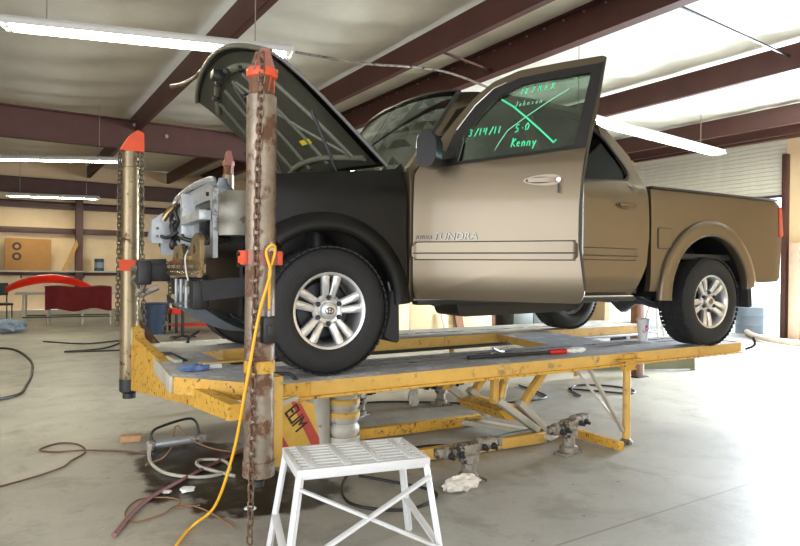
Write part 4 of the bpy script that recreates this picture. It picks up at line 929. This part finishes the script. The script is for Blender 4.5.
P_ = lambda k, t: ft[k][0].lerp(ft[k][1], t)
off = Vector((0, -.02, 0))
bar('cross_brace', P_((-1, -1), .10)+off, P_((1, -1), .80)+off, .034, .012, M_white, st); bar('cross_brace', P_((1, -1), .10)+off*1.6, P_((-1, -1), .80)+off*1.6, .034, .012, M_white, st)
bar('side_rung', P_((1, 1), .62), P_((1, -1), .80), .034, .014, M_white, st); bar('side_rung', P_((-1, 1), .62), P_((-1, -1), .80), .034, .014, M_white, st)
bar('low_step', P_((-1, -1), .84), P_((1, -1), .84), .06, .018, M_white, st)

# ================================================================== HOSES, CORDS AND TOOLS ON THE FLOOR
def hose(name, label, cat, pts, r, material, n=7): return tag(tube(name, pts, r, material, None, 8, n), label, cat)
hose('air_hose', 'yellow air hose looped over the near pulling post and trailing to the floor', 'hose', [(1.118, 2.93, 1.06+.10), (1.120, 2.935, 1.28), (1.117, 2.925, 1.345), (1.145, 2.93, 1.44), (1.128, 2.915, 1.475), (1.100, 2.93, 1.44), (1.117, 2.915, 1.35), (1.100, 2.91, 1.28), (1.06, 2.91, 1.14), (1.01, 2.94, .80), (.985, 3.04, .46), (.94, 3.18, .16), (.88, 3.34, .02), (.80, 3.25, .012), (.66, 3.0, .012)], .0075, M_hoseY)
hose('air_hose', 'faded maroon hose lying across the oil stain', 'hose', [(1.62, 4.62, .013), (1.27, 4.33, .013), (1.02, 4.12, .013), (.76, 3.87, .013), (.62, 3.66, .013), (.50, 3.42, .013)], .013, M_hoseP)
hose('extension_cord', 'thin tan cord coiled on the floor beside the maroon hose', 'cord', [(1.05, 3.2, .008), (.98, 3.55, .008), (.88, 3.68, .008), (.76, 3.59, .008), (.62, 3.56, .008), (.60, 3.72, .008), (.70, 3.89, .008), (.84, 3.84, .009), (.90, 3.75, .008), (.86, 3.64, .012), (.98, 3.62, .008)], .0045, M_cordO)
hose('air_hose', 'brown hose with thin looped end at the left of the floor', 'hose', [(-.25, 4.42, .012), (.13, 4.59, .012), (.36, 4.75, .012), (.44, 4.9, .010), (.55, 5.10, .008), (.52, 5.34, .008), (.40, 5.44, .008), (.27, 5.32, .008), (.36, 5.20, .008), (.55, 5.12, .012), (.72, 5.02, .008), (.82, 4.93, .008), (.95, 4.76, .008)], .0065, M_hoseB)
hose('extension_cord', 'tan cord lying over the hydraulic pump on the floor', 'cord', [(.86, 4.54, .012), (1.0, 4.66, .012), (1.12, 4.92, .02), (1.18, 5.04, .13), (1.25, 4.9, .05), (1.36, 4.7, .012), (1.5, 4.5, .010)], .006, M_cordO)
hose('rubber_hose', 'grey hydraulic hose curving from the pump over the oil stain', 'hose', [(.97, 4.92, .06), (.92, 4.74, .02), (.90, 4.5, .014), (.95, 4.25, .014), (1.12, 4.08, .014), (1.30, 4.12, .014), (1.34, 4.35, .014), (1.2, 4.45, .014), (1.16, 4.28, .02), (1.3, 4.0, .014)], .012, M_grey)
hp = thing('hydraulic_pump', 'silver hydraulic hand pump with black handle on the oil stain', 'pump', (1.16, 4.92, 0), R(2))
lathe('pump_cylinder', [(0, -.22), (.026, -.22), (.034, -.20), (.034, .12), (.022, .13), (.022, .21), (0, .21)], M_silver, hp, 16, ax((0, 0, .042), (1, 0, 0)), False)
tube('pump_handle', [(-.18, 0, .05), (-.18, .03, .12), (-.12, .05, .155), (.08, .06, .19), (.15, .05, .16), (.17, .0, .06)], .010, M_black, hp, 8, 5)
for x in (-.19, .18): box('pump_block', (x, 0, .04), (.05, .07, .075), M_grime, hp, bev=.008)
b_ = thing('brick', 'single tan brick lying on the floor by the far-left post', 'brick', (.885, 5.25, 0), R(-14)); bm = bmesh.new(); b_box(bm, (0, 0, .026), (.15, .08, .052), bev=.008); from_bm('brick_body', bm, M_brick, b_)
hose('rubber_hose', 'black hose looping on the floor behind the step stool', 'hose', [(2.0, 3.6, .012), (2.25, 3.1, .012), (1.95, 2.95, .012), (1.72, 3.2, .012), (1.9, 3.6, .012), (2.3, 3.9, .012), (2.75, 3.95, .012), (3.0, 3.84, .012)], .009, M_black)
hose('rubber_hose', 'black hose loop at the far left edge of the floor', 'hose', [(-.3, 12.2, .02), (.2, 11.9, .02), (.40, 10.4, .02), (.37, 9.1, .02), (.28, 8.2, .02), (.16, 7.6, .02), (-.3, 7.3, .02)], .016, M_black)
hose('rubber_hose', 'dark hose crossing the floor under the truck between the jack and the leg', 'hose', [(2.45, 4.75, .012), (2.7, 5.42, .012), (3.3, 5.5, .012), (4.2, 4.9, .012), (4.9, 4.8, .012), (5.1, 5.1, .012), (5.2, 5.5, .012)], .010, M_dark)
hose('rubber_hose', 'black hose ring lying under the rack behind its leg', 'hose', [(5.55, 5.05, .012), (5.75, 4.75, .012), (5.95, 4.5, .012), (6.15, 4.65, .012), (6.1, 4.95, .012), (5.8, 5.15, .012), (5.5, 4.95, .012), (5.35, 4.7, .012)], .010, M_black)
hose('air_hose', 'thin teal-grey cord along the floor rail', 'cord', [(3.15, 3.62, .10), (3.4, 3.66, .10), (3.7, 3.62, .11)], .006, mat('teal_cord', c(60, 110, 100), .6, 0, .1))
for nm, lb, x, y, s, mt in (('paper_scrap', 'crumpled white paper scrap on the oil stain', .98, 3.90, .05, M_paper), ('paper_scrap', 'small white scrap left of the larger paper on the stain', .87, 3.93, .03, M_paper), ('paper_scrap', 'white scrap near the chain end', 1.20, 3.42, .035, M_paper)):
    bm = bmesh.new(); bmesh.ops.create_icosphere(bm, subdivisions=2, radius=s)
    for v in bm.verts: v.co *= random.uniform(.7, 1.15); v.co.z *= .3
    zmin = min(v.co.z for v in bm.verts)
    for v in bm.verts: v.co.z -= zmin
    o = from_bm(nm, bm, mt, None, 20); o.location = (x, y, 0); tag(o, lb, 'paper')
def clamp(label, x, y, rot, sc=1., z=0., bag=False):
    """pinch-weld clamp: base plate, stem, body and toothed jaws with bolts"""
    t = thing('pinch_clamp', label, 'clamp', (x, y, z), rot, 'pinch-weld clamps left about the rack'); t.scale = (sc,)*3
    box('foot_plate', (0, 0, .010), (.20, .11, .020), M_grime, t); lathe('stem', [(0, .02), (.062, .02), (.062, .055), (.045, .065), (.045, .12), (.062, .13), (.062, .175), (.03, .19), (0, .19)], M_grime, t, 18, None, False)
    box('body', (0, 0, .205), (.12, .085, .075), M_grime, t, bev=.012)
    for s in (-1, 1):
        j = lathe('jaw', [(0, 0), (.036, 0), (.042, .008), (.042, .05), (.030, .058), (.030, .075), (.042, .083), (.042, .125), (.034, .135), (0, .135)], M_grime, t, 16, ax((s*.05, 0, .212+.012*s), (s, 0, 0)), False)
        for q in (0, 1): lathe('jaw_bolt', [(0, 0), (.020, 0), (.020, .022), (.011, .026), (.011, .045), (0, .045)], M_dark, j, 6, ax((s*(.085+q*.07), -.036, .205+.012*s), (0, -1, -.3)), False)
        box('jaw_tip', (s*.21, 0, .215+.012*s), (.06, .05, .055), M_grime, t, bev=.008)
    return t
clamp('steel clamp lying on the floor at the end of the near yellow rail', 3.60, 3.27, R(10), 1.05)
clamp('steel clamp on the floor just right of the step stool', 2.56, 3.16, R(-5), 1.05)
clamp('steel clamp on the floor beyond the ringed jack', 2.84, 5.10, R(30), .95)
clamp('steel clamp under the rack beyond the scissor lift', 3.78, 5.12, R(-20), 1.0)
def crumple(name, label, cat, loc, dims, material, seed, n=3):
    random.seed(seed); bm = bmesh.new(); bmesh.ops.create_icosphere(bm, subdivisions=n, radius=1)
    for v in bm.verts:
        k = 1+.22*math.sin(v.co.x*7+seed)*math.sin(v.co.y*9+2*seed)+random.uniform(-.10, .10); v.co = Vector((v.co.x*dims[0]*k, v.co.y*dims[1]*k, max(-.8, v.co.z)*dims[2]*k))
    zm = min(v.co.z for v in bm.verts)
    for v in bm.verts: v.co.z -= zm
    o = from_bm(name, bm, material, None, 25); o.location = loc; return tag(o, label, cat)
crumple('plastic_bag', 'crumpled clear plastic bag by the clamp near the stool', 'bag', (2.42, 3.05, 0), (.13, .05, .05), M_bag, 4)
crumple('plastic_bag', 'small clear plastic bag beside the far clamp under the rack', 'bag', (3.50, 5.2, 0), (.05, .05, .10), M_bag, 8)
# ================================================================== THINGS LYING ON THE DECK
DT = RACK+.001
pb = thing('pry_bar', 'black pry bar with red grip lying on the near deck', 'tool', (3.28, 3.46, DT), R(-5.5))
bar('bar_shaft', (-.46, 0, .018), (.30, 0, .018), .034, .024, M_black, pb); tube('red_grip', [(.28, 0, .02), (.44, 0, .02)], .020, M_redhandle, pb, 10)
crumple('shop_rag', 'crumpled white rag at the end of the red pry bar grip', 'rag', (3.83, 3.42, DT), (.10, .035, .022), M_paper, 2)
vg = thing('locking_pliers', 'small silver locking pliers standing on the pry bar', 'tool', (3.20, 3.60, DT), R(20))
tube('plier_arm', [(-.10, 0, .06), (0, 0, .03), (.10, .02, .015)], .012, M_silver, vg, 8, 4); tube('plier_arm', [(-.09, .03, .015), (0, 0, .035), (.09, -.02, .05)], .010, M_silver, vg, 8, 4)
cp = thing('paper_cup', 'white paper cup with pink print standing on the near deck', 'cup', (5.05, 3.70, DT))
lathe('cup_body', [(0, 0), (.038, 0), (.058, .20), (.061, .205), (.058, .21), (.054, .20), (.036, .006), (0, .006)], M_paper, cp, 28, None, False)
for a, z, s in ((-100, .12, .022), (-130, .10, .018), (-75, .10, .016), (-110, .14, .012), (-60, .13, .012)):
    r = .038+.1*z+.001
    prism('print_spot', circ(0, 0, s, 10), lambda p, q: ((r+.0008)*math.cos(R(a)+p/r), (r+.0008)*math.sin(R(a)+p/r), z+q), lambda p, q: ((r-.002)*math.cos(R(a)+p/r), (r-.002)*math.sin(R(a)+p/r), z+q), M_pink, cp)
crumple('shop_rag', 'folded blue and white rag on the front corner of the deck', 'rag', (1.03, 3.95, DT), (.085, .05, .022), M_bluecloth, 5)
tag(box('paper_slip', (1.16, 4.02, DT+.014), (.10, .07, .026), M_paper), 'white paper packet behind the blue rag on the deck', 'paper')
tag(box('spacer_block', (1.02, 4.45, DT+.012), (.05, .26, .022), M_grey), 'flat grey steel shim on the front deck', 'shim')
kn = thing('black_lever', 'short black lever sticking up from the far deck', 'lever', (1.36, 5.45, DT)); tube('lever_arm', [(0, 0, .0), (.03, .02, .05), (.10, .02, .10)], .014, M_black, kn, 8, 4)
hk = thing('tie_down_hook', 'black bent hook on the deck by the near front tyre', 'hook', (1.36, 3.42, DT), R(-30)); tube('hook_rod', [(-.10, 0, .03), (.0, 0, .035), (.07, 0, .03), (.10, 0, .004)], .010, M_black, hk, 8, 4); tube('hook_tip', [(.10, 0, .01), (.11, -.02, .01)], .012, M_black, hk, 8)

# ================================================================== BEHIND THE RACK
wb = thing('pegboard_bench', 'cream pegboard-fronted bench standing beyond the rack', 'bench', (6.4, 9.3, 0))
pegm = bpy.data.materials.new('drilled_pegboard'); pegm.use_nodes = True
def peg():
    nt = pegm.node_tree; N = nt.nodes; L = nt.links; b = N['Principled BSDF']; tc = N.new('ShaderNodeTexCoord'); mp = N.new('ShaderNodeMapping'); L.new(tc.outputs['Object'], mp.inputs[0])
    v = N.new('ShaderNodeTexVoronoi'); v.inputs['Randomness'].default_value = 0; v.inputs['Scale'].default_value = 22; L.new(mp.outputs[0], v.inputs['Vector'])
    r = N.new('ShaderNodeMapRange'); r.inputs[1].default_value = .2; r.inputs[2].default_value = .26; r.inputs[3].default_value = 0; r.inputs[4].default_value = 1; L.new(v.outputs['Distance'], r.inputs[0])
    mx = N.new('ShaderNodeMix'); mx.data_type = 'RGBA'; L.new(r.outputs[0], mx.inputs[0]); mx.inputs[6].default_value = c(120, 104, 80); mx.inputs[7].default_value = c(218, 198, 158); L.new(mx.outputs[2], b.inputs['Base Color']); b.inputs['Roughness'].default_value = .7
peg()
for k in range(3): box('pegboard_panel', (-.95+k*.95, -.35, .42), (.94, .02, .84), pegm, wb)
box('bench_top', (.0, 0, .90), (2.9, .8, .06), M_wood, wb); box('bench_back', (0, .36, .45), (2.8, .04, .84), M_tape, wb)
for x in (-1.4, 1.4): box('bench_leg', (x, -.32, .43), (.09, .09, .86), M_woodd, wb)
tag(prism('timber_offcut', [(0, 0), (.16, 0), (.02, .75), (-.14, .75)], lambda a, b: (6.95+a, 8.84+.06*b, b), lambda a, b: (6.95+a, 8.88+.06*b, b), M_woodd), 'brown timber offcut leaning on the pegboard bench', 'plank')
tag(prism('metal_offcut', [(0, 0), (.09, 0), (-.05, .62), (-.12, .60)], lambda a, b: (6.65+a, 8.80+.1*b, b), lambda a, b: (6.65+a, 8.82+.1*b, b), M_grey), 'grey metal strip leaning left of the timber offcut', 'metal strip')
cb = thing('storage_cabinet', 'dark green-grey storage cabinet beyond the far rear wheel', 'cabinet', (8.62, 9.0, 0)); box('cabinet_body', (0, 0, .6), (1.05, .5, 1.2), mat('dark_green_grey', c(66, 72, 66), .5, 0, .1, 4), cb)
for x in (-.26, .26):
    d = box('cabinet_door', (x, -.26, .6), (.5, .02, 1.14), mat('dark_green_grey', c(66, 72, 66)), cb); box('door_pull', (x*.2, -.275, .7), (.02, .02, .12), M_bolt, d)
tag(prism('white_frame', [(0, 0), (.07, 0), (.42, .95), (.35, .95)], lambda a, b: (9.25+a, 8.66, b), lambda a, b: (9.25+a, 8.70, b), M_white), 'white slanted strut leaning beyond the far rear wheel', 'strut')
ps = thing('support_post', 'brown timber support post standing behind the paper cup', 'post', (7.04, 5.25, 0)); box('post_timber', (0, 0, .75), (.14, .10, 1.5), M_woodd, ps); box('post_edge', (.08, -.01, .75), (.02, .08, 1.5), M_paper, ps); box('post_base', (0, 0, .01), (.24, .2, .02), M_dark, ps)
bc = thing('bumper_cover', 'pale green bumper cover lying on the floor beyond the rack', 'bumper', (7.62, 5.70, 0), R(-25))
grid('cover_skin', 18, 10, lambda u, v: ((u-.5)*1.5, .24*math.cos(PI*(.05+.9*v)), .16+.16*math.sin(PI*(.05+.9*v)*1.0)-.16*(v > .98)), mat('pale_green_plastic', c(142, 146, 122), .4, 0, .1, 3), bc, thick=.012)
prism('cover_end', [(.24, 0), (.24, .16), (.14, .30), (0, .33), (-.10, .32), (.0, .26), (.10, .14), (.13, 0)], lambda a, b: (.75, -a, b), lambda a, b: (.77, -a, b), M_paper, bc); prism('cover_end', [(-.22, .0), (-.22, .16), (-.12, .28), (-.05, .20), (-.10, .1), (-.12, 0)], lambda a, b: (.75, -a, b), lambda a, b: (.77, -a, b), M_dark, bc)
wk = thing('work_stand', 'white tripod work stand behind the near rear tyre', 'stand', (9.6, 6.8, 0))
for a in (20, 140, 260): tube('stand_leg', [(.30*math.cos(R(a)), .30*math.sin(R(a)), .015), (.04*math.cos(R(a)), .04*math.sin(R(a)), .95)], .022, M_white, wk, 8)
box('stand_head', (0, 0, .97), (.30, .20, .06), M_white, wk); tube('stand_ring', [(.2*math.cos(2*PI*k/16), .2*math.sin(2*PI*k/16), .34) for k in range(16)], .014, M_white, wk, 6, 0, True)
tag(box('carton', (8.6, 7.9, .2), (.5, .4, .4), M_grey), 'pale grey carton on the floor beyond the rack', 'carton')
tr = thing('tool_tray', 'dark parts tray standing left of the grey carton', 'tray', (9.9, 7.6, 0)); box('tray_base', (0, 0, .20), (.5, .36, .4), M_inter, tr); box('tray_lip', (0, 0, .41), (.54, .4, .02), M_dark, tr)
# outside the door
dr = thing('steel_drum', 'grey-blue steel drum just outside the bay door', 'drum', (14.75, 7.95, -.03)); lathe('drum_body', [(0, 0), (.29, 0), (.29, .18), (.30, .2), (.29, .22), (.29, .40), (.30, .42), (.29, .44), (.29, .60), (.27, .61), (0, .60)], M_greyblue, dr, 28, None, False)
hose('corrugated_hose', 'pale flexible duct lying across the bay doorway', 'duct', [(14.0, 7.6, .07), (13.2, 7.0, .07), (12.6, 6.2, .07), (12.6, 5.2, .07), (13.2, 4.4, .07)], .06, mat('pale_tan_duct', c(206, 190, 168), .7, 0, .1, 8))
# ================================================================== AGAINST THE BACK WALL
sh = thing('wall_shelf', 'long pale shelf along the cream back wall', 'shelf', (2.3, 22.05, 0)); box('shelf_board', (0, 0, 1.20), (7.0, .36, .04), M_grey, sh)
for x in (-3.4, -1.7, 0, 1.7, 3.4): bar('shelf_bracket', (x, .16, 1.0), (x, -.12, 1.18), .04, .03, M_redsteel, sh)
cx = thing('cardboard_box', 'flat cardboard box with two dark round prints on the wall shelf', 'box', (.78, 22.03, 1.221)); box('box_body', (0, 0, .48), (1.2, .22, .96), M_cardboard, cx)
for z in (.72, .42): prism('round_print', circ(-.30, z, .12, 18), lambda a, b: (a, -.114, b), lambda a, b: (a, -.10, b), M_inter, cx, holes=[circ(-.30, z, .06, 12)])
tag(prism('plank', [(0, 0), (.12, 0), (.46, .80), (.40, .98)], lambda a, b: (1.66+a, 21.93, 1.221+b), lambda a, b: (1.66+a, 21.96, 1.221+b), M_wood), 'timber plank leaning at the wall column', 'plank')
cn = thing('paint_can', 'dark blue paint can on the wall shelf', 'can', (2.72, 22.0, 1.221)); lathe('can_body', [(0, 0), (.14, 0), (.145, .02), (.14, .04), (.14, .36), (.145, .38), (.13, .39), (0, .385)], M_blue, cn, 22, None, False); lathe('can_label', [(.141, .10), (.143, .10), (.143, .28), (.141, .28)], M_greyblue, cn, 22, None, False)
# red hood panel on a stand with a dark red cloth
wt = thing('work_table', 'low steel work stand under the red hood panel', 'table', (1.35, 16.6, 0), R(-8))
for x in (-.85, -.35, .35, .95):
    for y in (-.3, .3): tube('leg', [(x, y, 0), (x*.97, y*.9, .72)], .022, M_grey, wt, 8)
box('table_frame', (0.05, 0, .73), (2.1, .66, .04), M_grey, wt)
for y in (-.3, .3): bar('stretcher', (-.85, y, .2), (.95, y, .2), .04, .03, M_dark, wt)
rp = grid('hood_panel', 16, 10, lambda u, v: (.15+1.75*u, 16.1+.9*v, .76+.30*math.sin(PI*u)**.8*(.75+.25*math.sin(PI*v))+.12*sm(0, .25, v)), M_red, None, thick=.012); tag(rp, 'bright red curved hood panel lying on the work stand', 'hood panel')
cl = grid('shop_cloth', 22, 14, lambda u, v: (.88+1.35*u, 15.85+.02*math.sin(u*26)*(v)+(.5*(1-v/.35) if v < .35 else -.02*v), (.90+.02*math.sin(u*9) if v < .35 else .90-.80*(v-.35)+.05*math.sin(u*11)*(v-.35))), M_redcloth, None, thick=.012); tag(cl, 'dark red cloth draped over the front of the work stand', 'cloth')
ch = thing('metal_chair', 'dark metal chair at the far left behind the red hood panel', 'chair', (.05, 17.6, 0), R(15))
box('seat', (0, 0, .45), (.45, .42, .05), M_dark, ch); box('backrest', (0, .2, .80), (.45, .04, .30), mat('dark_green_vinyl', c(40, 52, 44), .5), ch)
for x in (-.2, .2):
    for y in (-.19, .19): tube('leg', [(x, y, 0), (x, y, .44)], .014, M_dark, ch, 8)
    bar('back_post', (x, .2, .45), (x, .2, .8), .025, .025, M_dark, ch)
crumple('cable_heap', 'grey-green cable heap on the floor at the far left', 'cable', (.15, 15.0, 0), (.35, .25, .14), M_greyblue, 9)
hose('rubber_hose', 'thin dark hose scattered on the floor before the red cloth', 'hose', [(.7, 12.9, .012), (1.3, 12.2, .012), (1.9, 12.4, .012), (1.5, 11.4, .012), (.9, 11.2, .012), (1.9, 11.0, .012), (2.1, 11.4, .012)], .014, M_dark)
# blue bin, jack and red tray behind the far-left post
bn = thing('blue_bin', 'blue plastic bin behind the far-left post', 'bin', (2.72, 13.55, 0)); lathe('bin_body', [(0, 0), (.20, 0), (.27, .60), (.29, .62), (.27, .63), (.25, .60), (.19, .03), (0, .03)], M_blue, bn, 22, None, False)
tt = thing('parts_cart', 'red parts cart loaded with grey parts beyond the truck front', 'cart', (3.75, 13.6, 0)); box('cart_tray', (0, 0, .46), (1.5, .7, .10), M_red, tt)
box('cart_shelf', (0, 0, .16), (1.4, .64, .04), M_red, tt)
for x in (-.66, .66):
    for y in (-.3, .3): bar('cart_leg', (x, y, .02), (x, y, .44), .05, .05, M_dark, tt)
random.seed(3)
for k, mt in enumerate((M_grime, M_dark, M_grey, M_redhandle, M_grime, M_dark, M_silver, M_black, M_grime)):
    crumple('cart_part', ('rusty', 'dark', 'pale', 'red', 'brown', 'small dark', 'silver', 'black', 'rough')[k]+' car part on the red cart, '+('leftmost', 'second from left', 'third from left', 'fourth from left', 'in the middle', 'right of the middle', 'third from right', 'second from right', 'rightmost')[k], 'car part', (3.12+.155*k, 13.5+.12*((k*7) % 3-1), .511), (.058+.008*(k % 3), .09, .07+.03*((k*5) % 4)), mt, 20+k, 2)
bl = thing('rolling_stool', 'dark rolling work stool between the far-left post and the cart', 'stool', (2.95, 12.2, 0)); lathe('stool_seat', [(0, .62), (.19, .62), (.20, .66), (.19, .70), (0, .71)], M_inter, bl, 20, None, False); tube('stool_column', [(0, 0, .06), (0, 0, .62)], .03, M_dark, bl, 8)
for a in range(0, 360, 72): bar('stool_foot', (0, 0, .08), (.24*math.cos(R(a)), .24*math.sin(R(a)), .04), .04, .03, M_dark, bl)
